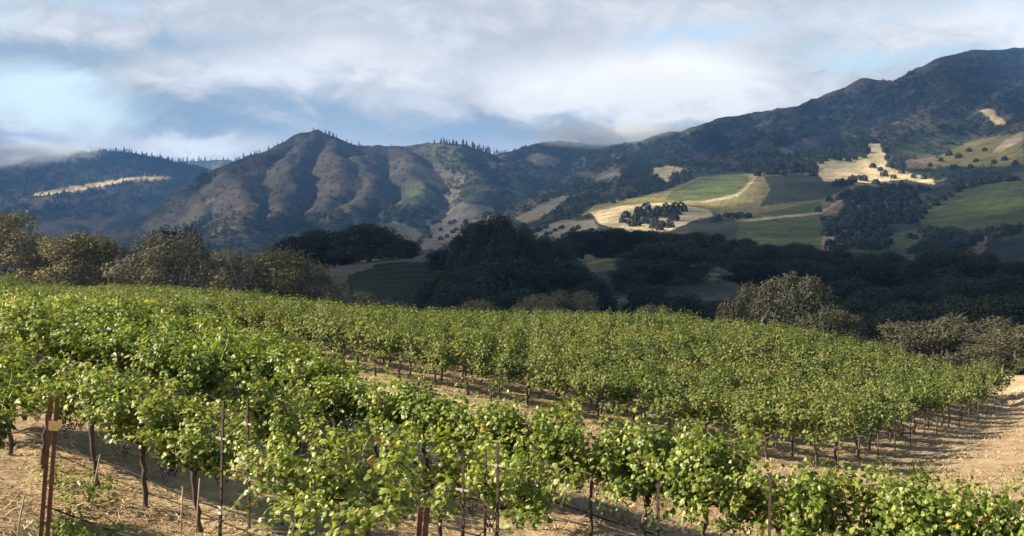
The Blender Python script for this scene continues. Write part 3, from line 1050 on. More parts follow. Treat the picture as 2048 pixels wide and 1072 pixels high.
def build_back():
    # right-hand end of every row lies on the line along the bare tan slope
    A, B = np.array([9.3, 34.0]), np.array([27.0, 63.0])
    prof_u = np.arange(-60, 2110, 10.0)
    prof = np.full(len(prof_u), 2000.0)       # lowest v reached by rows already placed in front (what hides the ones behind)
    for x, y, z in FRONT_PTS:
        u, v, w = uof(x, y), tops(x, y, z + 1.75), F * .7 / y
        s = np.abs(prof_u - u) < w
        prof[s] = np.minimum(prof[s], v)
    things, rest = [], []
    for ri in range(15):
        c = 33.2 + 2.35 * ri
        o = NRM * c
        # where the row meets the end line
        M = np.array([ROW, -(B - A)]).T
        te = np.linalg.solve(M, A - o)[0]
        t0 = row_t(c, -60)
        n = 0
        t = te - .45
        lst = []
        while t > t0:
            p = o + ROW * (t + RV.uniform(-.12, .12))
            lst.append(p)
            t -= 1.45
        zz = gz([p[0] for p in lst], [p[1] for p in lst])
        newp = prof.copy()
        for k, (p, z) in enumerate(zip(lst, zz)):
            x, y = p
            u, vt, w = uof(x, y), tops(x, y, z + 2.0), F * .8 / y
            s = np.abs(prof_u - u) < w
            if not s.any():
                continue
            seen = vt < prof[s].max() - 1.5
            newp[s] = np.minimum(newp[s], tops(x, y, z + 1.75))
            if not seen:
                continue
            things.append((y, ri, k + 1, x, y, z))
        prof = np.minimum(prof, newp)
    things.sort()
    keep = things[:max(0, 298 - len(FRONT_PTS))]
    rest = things[len(keep):]
    for _, ri, k, x, y, z in keep:
        s = RV.uniform(1.05, 1.25)
        place_vine(RV.choice(BACK), x, y, z, ROW_ANGLE + RV.choice((0, math.pi)) + RV.uniform(-.15, .15), (s, s * RV.uniform(1.1, 1.4), s * RV.uniform(.86, 1.0)),
                   f'dusty vine, {nth(k)} from the tan slope, {nth(ri + 1)} row beyond the bare strip', 'vines of the far block')
    # the remaining vines of the far block, too many to count, as one mesh
    P_ = Parts()
    for _, ri, k, x, y, z in rest:
        tp, fp = RV.choice(BACK)['raw']
        a = ROW_ANGLE + RV.choice((0, math.pi)) + RV.uniform(-.15, .15)
        ca, sa = math.cos(a), math.sin(a)
        s = RV.uniform(1.05, 1.25)
        Rm = np.array([[ca, -sa, 0], [sa, ca, 0], [0, 0, 1]])
        V = (np.concatenate(fp.v) * [s, s * 1.3, s * RV.uniform(.86, 1.0)]) @ Rm.T + [x, y, z]
        Fc = np.concatenate(fp.f)
        P_.add(V, Fc, np.clip(np.concatenate(fp.a) + RV.uniform(-.13, .13), 0, 1))
    o = link('far_vines', P_.mesh('far_vines', M_VINE_FAR, False))
    tag(o, 'mass of dusty green vines toward the crest of the far block', 'grape vines', kind='stuff')
    return keep, rest


KEPT, REST = build_back()
print('VINES front', len(FRONT_PTS), 'back', len(KEPT), 'stuff', len(REST))


# ------------------------------------------------------------------ trees
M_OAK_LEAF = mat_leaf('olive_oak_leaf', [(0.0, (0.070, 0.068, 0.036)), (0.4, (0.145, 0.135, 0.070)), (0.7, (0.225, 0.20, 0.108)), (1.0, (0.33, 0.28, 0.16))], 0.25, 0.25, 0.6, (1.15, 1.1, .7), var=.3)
M_GOLD_LEAF = mat_leaf('golden_oak_leaf', [(0.0, (0.085, 0.080, 0.032)), (0.4, (0.190, 0.166, 0.066)), (0.7, (0.28, 0.238, 0.100)), (1.0, (0.40, 0.33, 0.15))], 0.25, 0.25, 0.6, (1.15, 1.1, .7), var=.3)
M_SHADED_OAK_LEAF = mat_leaf('shaded_oak_leaf', [(0.0, (0.034, 0.038, 0.019)), (0.4, (0.068, 0.070, 0.034)), (0.7, (0.105, 0.100, 0.050)), (1.0, (0.17, 0.145, 0.08))], 0.2, 0.25, 0.6, (1.1, 1.1, .8))  # oak leaf greened and darkened; partial shade put into the colour
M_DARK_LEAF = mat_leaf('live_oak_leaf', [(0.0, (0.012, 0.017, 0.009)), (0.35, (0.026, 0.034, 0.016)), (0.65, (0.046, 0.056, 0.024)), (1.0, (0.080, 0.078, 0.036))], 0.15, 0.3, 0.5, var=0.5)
M_CONIFER = mat_leaf('conifer_needles', [(0.0, (0.018, 0.026, 0.014)), (0.6, (0.034, 0.046, 0.024)), (1.0, (0.055, 0.062, 0.03))], 0.1, 0.2, 0.6)
M_BARK = mat_plain('pale_lichen_bark', (0.13, 0.105, 0.08), (0.36, 0.31, 0.25), 3, 0.9, 0, 0.8, (1, 1, 0.3))
M_BARK_DARK = mat_plain('dark_bark', (0.03, 0.026, 0.022), (0.10, 0.085, 0.07), 3, 0.9, 0, 0.8, (1, 1, 0.3))


def curve(a, b, rs, n=6, sag=.15):
    k = np.linspace(0, 1, n)[:, None]
    d = np.linalg.norm(b - a)
    w = rs.normal(0, 1, (n, 3)) * d * .05 * np.sin(k * np.pi)
    mid = np.array([0, 0, 1.0]) * d * sag * np.sin(k * np.pi)
    return a + (b - a) * k + w + mid


def tree_mesh(seed, kind):
    """a tree of height 1 and crown width about 1 (scaled when placed)"""
    rs = np.random.RandomState(seed)
    tp, fp = Parts(), Parts()
    if kind == 'dark':
        ncl, rcl, nleaf, ls, zlo, zhi, th = 56, (.10, .18), 400, .023, .12, .90, .14
    elif kind in ('gold', 'dull'):
        ncl, rcl, nleaf, ls, zlo, zhi, th = 64, (.09, .15), 240, .022, .02, .92, .10
    else:
        ncl, rcl, nleaf, ls, zlo, zhi, th = 56, (.075, .13), 130, .022, .10, .93, .13
    fork = np.array([rs.uniform(-.04, .04), rs.uniform(-.04, .04), th])
    tp.add(*tube(curve(np.array([0, 0, -.03]), fork, rs, 5, 0), np.linspace(.034, .026, 5), 8))
    # main limbs
    nlimb = 6 if kind != 'bare' else 8
    heads = []
    for i in range(nlimb):
        a = i * 6.283 / nlimb + rs.uniform(-.4, .4)
        e = np.array([math.cos(a) * rs.uniform(.12, .32), math.sin(a) * rs.uniform(.12, .32), rs.uniform(.38, .66)])
        ln = curve(fork, e, rs, 7, .08)
        tp.add(*tube(ln, np.linspace(.020, .009, 7), 6))
        heads.append(ln)
    # lumpy dome of leaf clumps
    lob = rs.uniform(.75, 1.1, 7)
    P_, N_, U_, S_, T_ = [], [], [], [], []
    for i in range(ncl):
        a = rs.uniform(0, 6.283)
        q = (i + .5) / ncl
        zz = zlo + (zhi - zlo) * (q ** .85)
        hh = (zz - .40) / (.56 if zz > .40 else .36)
        rad = .47 * math.sqrt(max(0.04, 1 - hh * hh)) * lob[int(a / 6.2832 * 7) % 7] * rs.uniform(.55, 1.0)
        c = np.array([math.cos(a) * rad, math.sin(a) * rad, min(zz, .91)])
        r = rs.uniform(*rcl)
        ln = heads[np.argmin([np.linalg.norm(h[-2] - c) for h in heads])]
        st = ln[rs.randint(3, 7)]
        br = curve(st, c, rs, 6, .04)
        tp.add(*tube(br, np.linspace(.0075, .0028, 6), 5))
        ntw = 7 if kind != 'dark' else 3
        for _ in range(ntw):
            d = unit(rs.normal(0, 1, 3) + [0, 0, .5])
            e2 = c + d * r * rs.uniform(.7, 1.25)
            tp.add(*tube(curve(c, e2, rs, 4, .1), np.linspace(.0030, .0012, 4), 3, False))
        n = int(nleaf * (r / np.mean(rcl)) ** 2)
        d = unit(rs.normal(0, 1, (n, 3)))
        rr = r * rs.uniform(.45, 1.08, n) ** .6
        p = c + d * rr[:, None] * [1, 1, .78]
        p += (fbm(p[:, 0] * 30 + seed, p[:, 1] * 30 + p[:, 2] * 17, 2, seed)[:, None] - .5) * d * r * .7
        P_.append(p)
        N_.append(d * [.8, .8, .6] + [0, 0, .4] + rs.normal(0, .45, (n, 3)))
        U_.append(rs.normal(0, 1, (n, 3)))
        S_.append(ls * rs.uniform(.7, 1.35, n))
        T_.append(np.clip(rs.normal(rs.uniform(.35, .62), .17, n), 0, 1))
    P_, N_, U_, S_, T_ = map(np.concatenate, (P_, N_, U_, S_, T_))
    ok = P_[:, 2] > .05
    V, T, k_ = leaves(P_[ok], N_[ok], U_[ok], S_[ok], tpl_quad())
    fp.add(V, T, np.repeat(T_[ok], k_))
    # scale to height exactly 1
    zt = np.percentile(P_[:, 2], 99.5)
    xs = np.percentile(np.abs(P_[:, :2]), 98)
    for q in (tp, fp):
        q.v = [v / [2 * xs, 2 * xs, zt] for v in q.v]
    leaf = {'dark': M_DARK_LEAF, 'gold': M_GOLD_LEAF, 'bare': M_OAK_LEAF, 'dull': M_SHADED_OAK_LEAF}[kind]
    return dict(trunk=tp.mesh('tree_trunk', M_BARK_DARK if kind == 'dark' else M_BARK), crown=fp.mesh('tree_crown', leaf, False), raw=fp)


TREES = {k: [tree_mesh(s0 + i, k) for i in range(n)] for k, s0, n in (('dark', 300, 6), ('gold', 330, 3), ('bare', 360, 5), ('dull', 380, 4))}
RT = random.Random(11)


def place_tree(kind, u, vtop, wpx, d, label, group, name='oak_tree', variant=None, zmin=None):
    x = (u - 1024) / F * d
    z = ground_z(x, d)
    top = (HV - vtop) / F * d
    h = max(top - z, 2.0)
    w = wpx / F * d
    if w < h * .5:
        w = h * .5
    t = TREES[kind][variant if variant is not None else RT.randrange(len(TREES[kind]))]
    root = link(name, None)
    root.location = (x, d, z)
    root.rotation_euler = (0, 0, RT.uniform(0, 6.28))
    root.scale = (w, w * RT.uniform(.9, 1.1), h)
    tag(root, label, 'tree', group)
    link('trunk', t['trunk'], root)
    link('crown', t['crown'], root)
    return root


OLIVE = [
    ('gold', 8, 428, 165, 128, 'tall golden oak cut by the left edge, tallest of the yellowing trees'),
    ('gold', 150, 468, 165, 124, 'rounded olive brown oak beside the tall golden oak at the left edge'),
    ('bare', 232, 492, 90, 150, 'small dull oak peeping out behind the rounded olive brown oak'),
    ('bare', 348, 470, 190, 122, 'twiggy oak with pale bare branches in front of the dark evergreen crown'),
    ('bare', 462, 500, 110, 120, 'narrow thin oak between the pale twiggy oak and the broad brown one'),
    ('gold', 540, 503, 190, 126, 'broad rounded brown oak sloping down toward the shaded vineyard field'),
    ('bare', 650, 562, 130, 124, 'low brown oak in front of the shaded vineyard field, at its left corner'),
    ('bare', 722, 585, 110, 122, 'lowest brown oak crown just above the vines below the shaded field'),
    ('bare', 92, 508, 110, 136, 'short dull oak between the golden oak and the rounded olive brown oak'),
    ('bare', 415, 522, 120, 132, 'short oak filling the gap right of the pale twiggy oak'),
    ('gold', 600, 545, 130, 128, 'small brown crown at the right foot of the broad brown oak'),
    ('bare', 785, 606, 90, 124, 'last low grey brown crown under the shaded field, before the dark oaks'),
    ('gold', 948, 603, 100, 124, 'small lone tan crown showing over the vines below the big dark oak'),
    ('bare', 1075, 592, 110, 124, 'left crown of the grey twiggy pair above the middle of the vines'),
    ('bare', 1142, 583, 115, 128, 'right, taller crown of the grey twiggy pair above the vines'),
    ('bare', 1305, 612, 90, 122, 'faint small brown crown just clearing the vines, left of the tall brown oak'),
    ('dull', 1500, 573, 95, 112, 'slim grey brown oak leaning against the tall brown oak at the far block'),
    ('dull', 1592, 555, 140, 108, 'tall grey brown oak with visible limbs behind the far block of vines'),
    ('dull', 1655, 618, 130, 104, 'low brown skirt of oak to the right of the tall grey brown oak'),
    ('dull', 1835, 645, 170, 94, 'first of three broad dull oaks behind the end of the vine rows'),
    ('dull', 1945, 634, 190, 92, 'middle and highest of three broad dull oaks behind the vine rows end'),
    ('dull', 2052, 655, 170, 84, 'broad dull oak cut by the right edge above the tan slope'),
]
for i, (k, u, v, w, d, lab) in enumerate(OLIVE):
    place_tree(k, u, v, w * (1.3 if u < 800 else 1.25), d, lab, 'brown and olive oaks behind the vines', variant=i % len(TREES[k]))

DARK = [
    (350, 462, 150, 175, 'dark evergreen crown rising behind the pale twiggy oak'),
    (560, 497, 90, 310, 'small dark oak at the left foot of the knoll tree group'),
    (605, 470, 125, 300, 'rounded dark oak at the left end of the knoll above the shaded field'),
    (665, 462, 130, 312, 'dark oak between the rounded one and the tallest on the knoll'),
    (738, 450, 150, 296, 'tallest dark oak on the knoll with its trunk showing on dry grass'),
    (800, 482, 80, 322, 'low dark oak trailing off the right end of the knoll group'),
    (985, 433, 120, 232, 'tallest dark oak of all, at the centre of the shaded valley'),
    (936, 448, 85, 240, 'dark oak pressed against the left flank of the tallest central oak'),
    (1040, 456, 95, 244, 'dark oak pressed against the right flank of the tallest central oak'),
    (1112, 476, 100, 238, 'dark oak stepping down right from the tallest central oak'),
    (882, 500, 66, 262, 'small round dark bush oak at the right edge of the shaded field'),
    (900, 540, 130, 205, 'dark oak bordering the shaded vineyard field on its right side'),
    (1010, 520, 190, 195, 'broad dark oak below the tallest central oak'),
    (1120, 525, 160, 200, 'dark oak below and right of the tallest central oak'),
    (930, 570, 160, 168, 'dark low oak above the small lone tan crown'),
    (1050, 580, 150, 175, 'dark low oak behind the grey twiggy pair of crowns'),
    (1180, 565, 110, 185, 'dark low oak right of the grey twiggy pair of crowns'),
    (1165, 462, 100, 385, 'first dark oak of the far hedge line right of the central oak'),
    (1225, 457, 110, 390, 'second dark oak of the far hedge line, under the golden slope'),
    (1290, 461, 110, 392, 'third dark oak of the far hedge line, under the oak grove'),
    (1350, 466, 110, 385, 'fourth dark oak of the far hedge line'),
    (1415, 466, 110, 376, 'fifth dark oak of the far hedge line'),
    (1475, 478, 90, 366, 'last dark oak of the far hedge line, below the green field'),
    (1335, 485, 200, 246, 'huge round dark oak left of the small sunny field'),
    (1262, 522, 90, 236, 'dark oak on the left shoulder of the huge round oak'),
    (1300, 572, 150, 185, 'dark oak below the huge round oak, left of the pale track'),
    (1375, 590, 120, 176, 'dark oak at the lower end of the pale track'),
    (1520, 490, 120, 335, 'dark oak below the striped green hillside field, left of two'),
    (1590, 488, 130, 332, 'dark oak below the striped green hillside field, right of two'),
    (1655, 500, 110, 322, 'small dark oak under the brown track on the hillside'),
    (1515, 522, 140, 262, 'dark oak right of the small sunny field'),
    (1610, 520, 150, 275, 'dark oak above the tall grey brown oak'),
    (1700, 515, 130, 292, 'dark oak in the right valley below the hillside copse'),
    (1762, 505, 120, 304, 'dark oak below the pale green triangular field'),
    (1825, 522, 110, 290, 'dark oak left of the broad flat-topped one'),
    (1895, 500, 150, 272, 'broad flat-topped dark oak at the right of the valley'),
    (1965, 508, 110, 282, 'dark oak right of the broad flat-topped one'),
    (2035, 524, 120, 262, 'dark oak at the right edge below the striped grey vineyard'),
    (1700, 562, 160, 212, 'dark oak right of the tall grey brown oak, mid valley'),
    (1785, 575, 170, 202, 'dark oak in the mid valley above the first broad dull oak'),
    (1865, 562, 170, 212, 'dark oak in the mid valley under the flat-topped one'),
    (1955, 556, 180, 202, 'dark oak in the mid valley above the highest broad dull oak'),
    (2045, 552, 170, 192, 'dark oak in the mid valley at the right edge'),
    (1725, 600, 150, 158, 'nearest dark oak right of the low brown skirt of oak'),
    (1810, 606, 150, 152, 'nearest dark oak just above the first broad dull oak'),
    (1910, 598, 170, 150, 'nearest dark oak just above the middle broad dull oak'),
    (2015, 590, 180, 152, 'nearest dark oak at the right edge of the valley'),
    (1445, 600, 110, 170, 'dark oak left of the slim grey brown oak'),
]
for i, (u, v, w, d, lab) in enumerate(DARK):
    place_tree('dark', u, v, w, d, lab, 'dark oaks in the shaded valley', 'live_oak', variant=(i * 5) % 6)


# ------------------------------------------------------------------ trees and brush of the far hills
def far_oak(seed, n=150):
    rs = np.random.RandomState(seed)
    d = unit(rs.normal(0, 1, (n, 3)) * [1, 1, .9])
    d[:, 2] = np.abs(d[:, 2]) * 1.0 - .12
    lob = 1 + .35 * (fbm(d[:, 0] * 2.4 + seed, d[:, 1] * 2.4 + d[:, 2], 2, seed) - .5)
    p = d * [.5, .5, .80] * lob[:, None] * rs.uniform(.8, 1.02, n)[:, None] + [0, 0, .16]
    V, T, k = leaves(p, d + rs.normal(0, .4, (n, 3)), rs.normal(0, 1, (n, 3)), rs.uniform(.16, .28, n), tpl_quad())
    return V, T, np.repeat(np.clip(rs.normal(.5, .2, n), 0, 1), k)


def far_conifer(seed, n=110):
    rs = np.random.RandomState(seed)
    z = rs.uniform(0.08, 1, n) ** .9
    a = rs.uniform(0, 6.283, n)
    r = .30 * (1 - z) * rs.uniform(.6, 1.1, n) + .01
    p = np.stack([np.cos(a) * r, np.sin(a) * r, z], -1)
    d = np.stack([np.cos(a), np.sin(a), np.full(n, .5)], -1)
    V, T, k = leaves(p, d + rs.normal(0, .3, (n, 3)), np.stack([np.cos(a), np.sin(a), np.full(n, -.6)], -1), rs.uniform(.10, .16, n), tpl_quad())
    tv, tf = tube([(0, 0, -.02), (0, 0, .5), (0, 0, .97)], [.02, .012, .003], 5)
    P_ = Parts()
    P_.add(V, T, np.repeat(np.clip(rs.normal(.5, .2, n), 0, 1), k))
    P_.add(tv, tf, 0.1)
    return P_


M_FAR_LEAF = mat_leaf('far_oak_leaf', [(0.0, (0.020, 0.026, 0.014)), (0.5, (0.040, 0.048, 0.024)), (1.0, (0.075, 0.082, 0.04))], 0.1, 0.1, 0.7)
M_FAR_PALE = mat_leaf('far_brush_leaf', [(0.0, (0.040, 0.050, 0.026)), (0.5, (0.075, 0.088, 0.045)), (1.0, (0.13, 0.135, 0.07))], 0.1, 0.1, 0.7)
FO = [far_oak(400 + i) for i in range(6)]
FB = [far_oak(430 + i, 44) for i in range(6)]
FO_ME = [make_mesh('hill_oak', V, [T], M_FAR_LEAF, False, {'tint': t}) for V, T, t in FO]
FC = [far_conifer(450 + i) for i in range(5)]
FC_ME = [p.mesh('conifer', M_CONIFER, False) for p in FC]


def lone(name, me, u, v, wpx, hpx, label, cat, group, dmin=600):
    p = hit(u, v, dmin)
    if p is None:
        return None
    x, y, z = p
    o = link(name, me)
    o.location = (x, y, z - .3)
    o.rotation_euler = (0, 0, RT.uniform(0, 6.28))
    w, h = wpx / F * y, hpx / F * y
    o.scale = (w, w, h)
    return tag(o, label, cat, group)


GROVES = [
    ('small round oak in the grove in the middle of the golden slope', 'oaks of the golden slope grove', [(1255, 428), (1243, 437), (1262, 440), (1280, 418), (1275, 432), (1295, 412), (1300, 428), (1290, 440), (1312, 415), (1318, 425), (1310, 440), (1330, 414), (1335, 428), (1325, 446), (1345, 434), (1355, 421), (1365, 416), (1350, 412), (1305, 449), (1320, 452), (1338, 448), (1270, 445), (1285, 425), (1342, 420)], 22),
    ('dark oak in the short line below the green hillside field', 'oaks in line below the hillside field', [(1428, 438), (1438, 434), (1450, 431), (1462, 429), (1478, 430), (1490, 430), (1470, 434), (1499, 428)], 17),
    ('dark oak in the clump along the lower edge of the bright golden field', 'oaks below the bright golden field', [(1668, 367), (1676, 363), (1686, 360), (1697, 357), (1707, 358), (1718, 355), (1728, 356), (1702, 362), (1688, 364)], 17),
    ('small oak dotted along the bottom of the bright golden field', 'oaks at the foot of the bright golden field', [(1752, 364), (1768, 368), (1785, 372), (1803, 366), (1822, 372), (1840, 374), (1856, 376), (1770, 346), (1790, 352), (1806, 342), (1762, 336), (1745, 330), (1826, 350), (1850, 352)], 15),
    ('oak in the row along the upper edge of the green hillside field', 'oaks edging the green hillside field', [(1228, 400), (1242, 396), (1256, 392), (1270, 388), (1284, 384), (1298, 381), (1312, 376), (1326, 370), (1340, 364), (1354, 360), (1368, 356), (1382, 352), (1300, 372), (1318, 362), (1352, 350), (1370, 346)], 16),
    ('dark oak in the copse between the two green hillside fields', 'oaks of the hillside copse', [(1690 + 17 * (i % 9) + (i * 7) % 11, 385 + 12 * (i // 9) + (i * 5) % 9) for i in range(45)], 22),
    ('dark oak at the lower end of the hillside copse', 'oaks at the lower end of the hillside copse', [(1655 + 16 * (i % 8) + (i * 7) % 9, 448 + 13 * (i // 8) + (i * 5) % 9) for i in range(32)], 22),
    ('oak on the pale grass slope left of the golden slope', 'oaks on the pale grass slope', [(1050 + (i * 37) % 140, 448 + (i * 23) % 24) for i in range(22)] + [(850 + (i * 53) % 125, 432 + (i * 29) % 44) for i in range(22)], 12),
    ('oak beside the pale green triangular field at the right', 'oaks beside the triangular field', [(1820 + (i * 31) % 140, 470 + (i * 17) % 30) for i in range(24)], 19),
    ('oak edging the top of the bright golden field', 'oaks along the top of the golden field', [(1630, 332), (1640, 322), (1652, 318), (1665, 313), (1680, 316), (1695, 318), (1712, 314), (1726, 312), (1733, 300), (1730, 288), (1742, 280), (1772, 300), (1776, 314), (1780, 328)], 15),
    ('oak in the hedge along the upper edge of the wide right field', 'oaks edging the wide right field', [(1838, 432), (1846, 422), (1858, 412), (1870, 405), (1884, 396), (1898, 388), (1912, 379), (1926, 371), (1944, 367), (1962, 364), (1980, 361), (1998, 359), (2016, 357), (2034, 355)], 17),
    ('oak in the row above the dark shaded hillside vineyard', 'oaks above the dark hillside vineyard', [(1515, 346), (1532, 344), (1550, 343), (1568, 342), (1584, 340), (1600, 338), (1616, 338), (1560, 334), (1590, 331), (1625, 345)], 18),
    ('small oak standing in the pale upper right fields', 'oaks in the pale upper right fields', [(1862, 328), (1880, 318), (1900, 306), (1918, 312), (1938, 300), (1950, 318), (1972, 296), (1940, 330), (1985, 322), (2010, 316), (2030, 326), (1905, 334)], 14),
    ('small oak beside the brown bare patch on the hillside', 'oaks by the brown hillside patch', [(1636, 418), (1648, 436), (1668, 436), (1688, 424), (1694, 410), (1660, 398)], 15),
]
for lab, grp, pts, w in GROVES:
    for i, (u, v) in enumerate(pts):
        k = RT.uniform(.75, 1.2)
        lone('hill_oak', FO_ME[RT.randrange(6)], u + RT.uniform(-3, 3), v + RT.uniform(-1, 1) + w * .35, w * k, w * k * RT.uniform(.75, .95), lab, 'tree', grp)


def skyline(u):
    j = int(np.clip(np.searchsorted(tc, (u - 1024) / F), 1, NC - 1))
    return float(_vis_min[-1, j])


RIDGE_TREES = [('conifer on the crest of the central mountain', 'conifers on the central mountain crest', [628, 636, 641, 648, 654, 661, 668, 676, 500, 508, 516, 527, 540, 556, 566, 470, 478, 486, 455, 446, 432, 420, 690, 720, 780, 860, 868, 700, 644, 651, 657, 664, 632, 505, 512, 521, 533, 548, 474, 482, 490, 450], 11),
               ('conifer on the dark shoulder right of the central mountain', 'conifers on the dark shoulder', [880 + i * 3.2 for i in range(40)], 15),
               ('conifer on the skyline of the misty far left hill', 'conifers on the far left hill', [205 + i * 4.2 for i in range(50)], 12)]
for lab, grp, us, h in RIDGE_TREES:
    for u in us:
        uu = u + RT.uniform(-4, 4)
        hh = h * RT.uniform(.4, 1.0)
        lone('conifer', FC_ME[RT.randrange(5)], uu, skyline(uu) + RT.uniform(1.0, 3.5), hh * .95, hh, lab, 'tree', grp, 2000)


def scatter(name, label, regions, mat, seed, protos):
    """woodland too dense to count: one mesh; positions are drawn where the slope shows and set down on the terrain"""
    rs = np.random.RandomState(seed)
    P_ = Parts()
    Us, Vs, Ws, Hs = [], [], [], []
    for poly, n, (w0, w1), asp in regions:
        a = np.array(poly, float)
        lo, hi = a.min(0), a.max(0)
        u = rs.uniform(lo[0], hi[0], n * 4)
        v = rs.uniform(lo[1], hi[1], n * 4)
        ok = inpoly(u, v, poly) & (fbm(u / 24, v / 13, 3, seed) > rs.uniform(.22, .62, n * 4))
        u, v = u[ok][:n], v[ok][:n]
        Us.append(u); Vs.append(v)
        Ws.append(rs.uniform(w0, w1, len(u))); Hs.append(np.full(len(u), asp))
    u, v, w, asp = map(np.concatenate, (Us, Vs, Ws, Hs))
    J = np.clip(np.searchsorted(tc, (u - 1024) / F), 1, NC - 1)
    xs, ys, keep = [], [], []
    for i in range(len(u)):
        col = _vis_min[:, J[i]]
        r = np.nonzero((col <= v[i]) & (yr > 600))[0]
        if not len(r):
            continue
        r = r[0]
        if GOPEN[r, J[i]] > rs.uniform(.3, 1.0):
            continue
        y = GY[r, J[i]]
        if GVV[r - 1, J[i]] > v[i] > GVV[r, J[i]]:
            f = (GVV[r - 1, J[i]] - v[i]) / (GVV[r - 1, J[i]] - GVV[r, J[i]])
            y = GY[r - 1, J[i]] + f * (y - GY[r - 1, J[i]])
        ys.append(y); xs.append((u[i] - 1024) / F * y); keep.append(i)
    xs, ys = np.array(xs), np.array(ys)
    zs = gz(xs, ys)
    for q, (x, y, z) in enumerate(zip(xs, ys, zs)):
        i = keep[q]
        V, T, t = protos[rs.randint(len(protos))]
        a = rs.uniform(0, 6.28)
        s = w[i] / F * y
        ca, sa = math.cos(a), math.sin(a)
        Vr = V @ np.array([[ca, sa, 0], [-sa, ca, 0], [0, 0, 1]])
        P_.add(Vr * [s, s, s * asp[i]] + [x, y, z - .1 * s], T, np.clip(t + rs.uniform(-.2, .2), 0, 1))
    o = link(name, P_.mesh(name, mat, False))
    tag(o, label, 'woodland', kind='stuff')
    return len(xs)


FCT = [(np.concatenate(p.v), np.concatenate([f for f in p.f if f.shape[1] == 3]), np.concatenate(p.a)) for p in FC]
n1 = scatter('distant_woods', 'dark woodland over the misty far left hill', [
    ([(0, 318), (120, 305), (250, 303), (330, 322), (430, 345), (400, 372), (350, 390), (200, 440), (0, 440)], 1500, (5, 10), 1.0),
    ([(200, 306), (330, 322), (440, 350), (420, 368), (300, 345), (200, 330)], 250, (8, 12), 1.1)], M_FAR_LEAF, 71, FB + FCT)
n2 = scatter('mountain_brush', 'pale green brush dotting the brown central mountain', [
    ([(230, 490), (420, 370), (560, 290), (640, 268), (800, 295), (980, 300), (1010, 350), (980, 420), (800, 430), (600, 440), (420, 470)], 900, (4, 8), .8),
    ([(250, 495), (430, 425), (620, 425), (800, 405), (900, 420), (880, 500), (560, 505), (300, 505)], 1500, (6, 13), .85),
    ([(850, 292), (990, 305), (1010, 360), (990, 400), (870, 405), (900, 350)], 420, (5, 10), .9)], M_FAR_PALE, 72, FB)
n3 = scatter('hillside_woods', 'dark oak woodland over the long right mountain and its foothills', [
    ([(1010, 300), (1110, 286), (1280, 290), (1430, 250), (1600, 215), (1760, 160), (1900, 130), (2048, 100), (2048, 240), (1960, 260), (1760, 290), (1600, 340), (1380, 350), (1200, 390), (1040, 430), (1000, 400)], 3600, (6, 13), .8),
    ([(1100, 400), (1250, 340), (1420, 320), (1400, 350), (1330, 380), (1180, 415), (1110, 440)], 420, (10, 18), .85),
    ([(1680, 380), (1860, 370), (1860, 420), (1780, 470), (1700, 510), (1650, 450)], 160, (12, 22), .85),
    ([(1790, 480), (1860, 455), (2048, 440), (2048, 470), (1960, 500), (1830, 520)], 260, (12, 20), .85),
    ([(830, 480), (1000, 420), (1200, 420), (1200, 475), (1000, 500), (830, 505)], 420, (7, 14), .85)], M_FAR_LEAF, 73, FB)
n4 = scatter('hillside_brush', 'grey green brush and small oaks mottling the right mountain slope', [
    ([(1480, 310), (1700, 230), (1850, 200), (1960, 150), (2048, 150), (2048, 350), (1900, 370), (1760, 345), (1640, 345), (1500, 345)], 1000, (7, 15), .85),
    ([(1030, 320), (1100, 288), (1260, 292), (1440, 300), (1420, 345), (1200, 390), (1060, 410)], 420, (6, 12), .85),
    ([(1850, 130), (2048, 98), (2048, 160), (1900, 200)], 200, (6, 11), .85),
    ([(850, 430), (1180, 400), (1200, 470), (1000, 500), (830, 505)], 200, (7, 13), .85)], M_FAR_PALE, 74, FB)
print('FAR TREES', n1, n2, n3)


# ------------------------------------------------------------------ posts, stakes, hoses, wires
def trow(c, u):
    x, y = on_row(c, u)
    return x, y, ground_z(x, y)


# the heavy end post: two rusty angle bars back to back, yellow tape, bolts
def build_end_post(u, vtop, c, label, bars, tape=True, bury=.25):
    x, y, z = trow(c, u)
    h = (HV - vtop) / F * y - z
    root = link('end_post', None)
    root.location = (x, y, z)
    root.rotation_euler = (0, R(4.0), R(8))
    tag(root, label, 'vineyard post', 'rusty end posts')
    for i, off in enumerate(bars):
        P_ = Parts()
        P_.add(*box(off, 0, (h - bury) / 2, .050, .010, h + bury))
        P_.add(*box(off - .021, .030, (h - bury) / 2 - .002, .009, .050, h + bury - .004))
        me = P_.mesh('angle_bar', M_RUST, False)
        link('angle_bar', me, root)
    for k in (.55, .95, 1.35):
        vv, ff = tube([(bars[0], -.022, h * k / 1.7), (bars[0], .0, h * k / 1.7)], .010, 6)
        P_ = Parts()
        P_.add(vv, ff)
        link('bolt', P_.mesh('bolt', M_DARKSTEEL), root)
    if tape:
        P_ = Parts()
        P_.add(*box(bars[-1] - .02, -.004, h - .36, .115, .030, .115))
        P_.add(*box(bars[-1] + .050, -.020, h - .33, .050, .004, .100))
        link('tape', P_.mesh('tape', M_TAG, False), root)
    return root


build_end_post(84, 792, 8.2, 'tall rust red double end post with yellow tape, at the lower left', (-.034, .042))
build_end_post(826, 1014, 8.9, 'short rust red end post top poking up at the bottom of the photo', (-.030, .036), False)


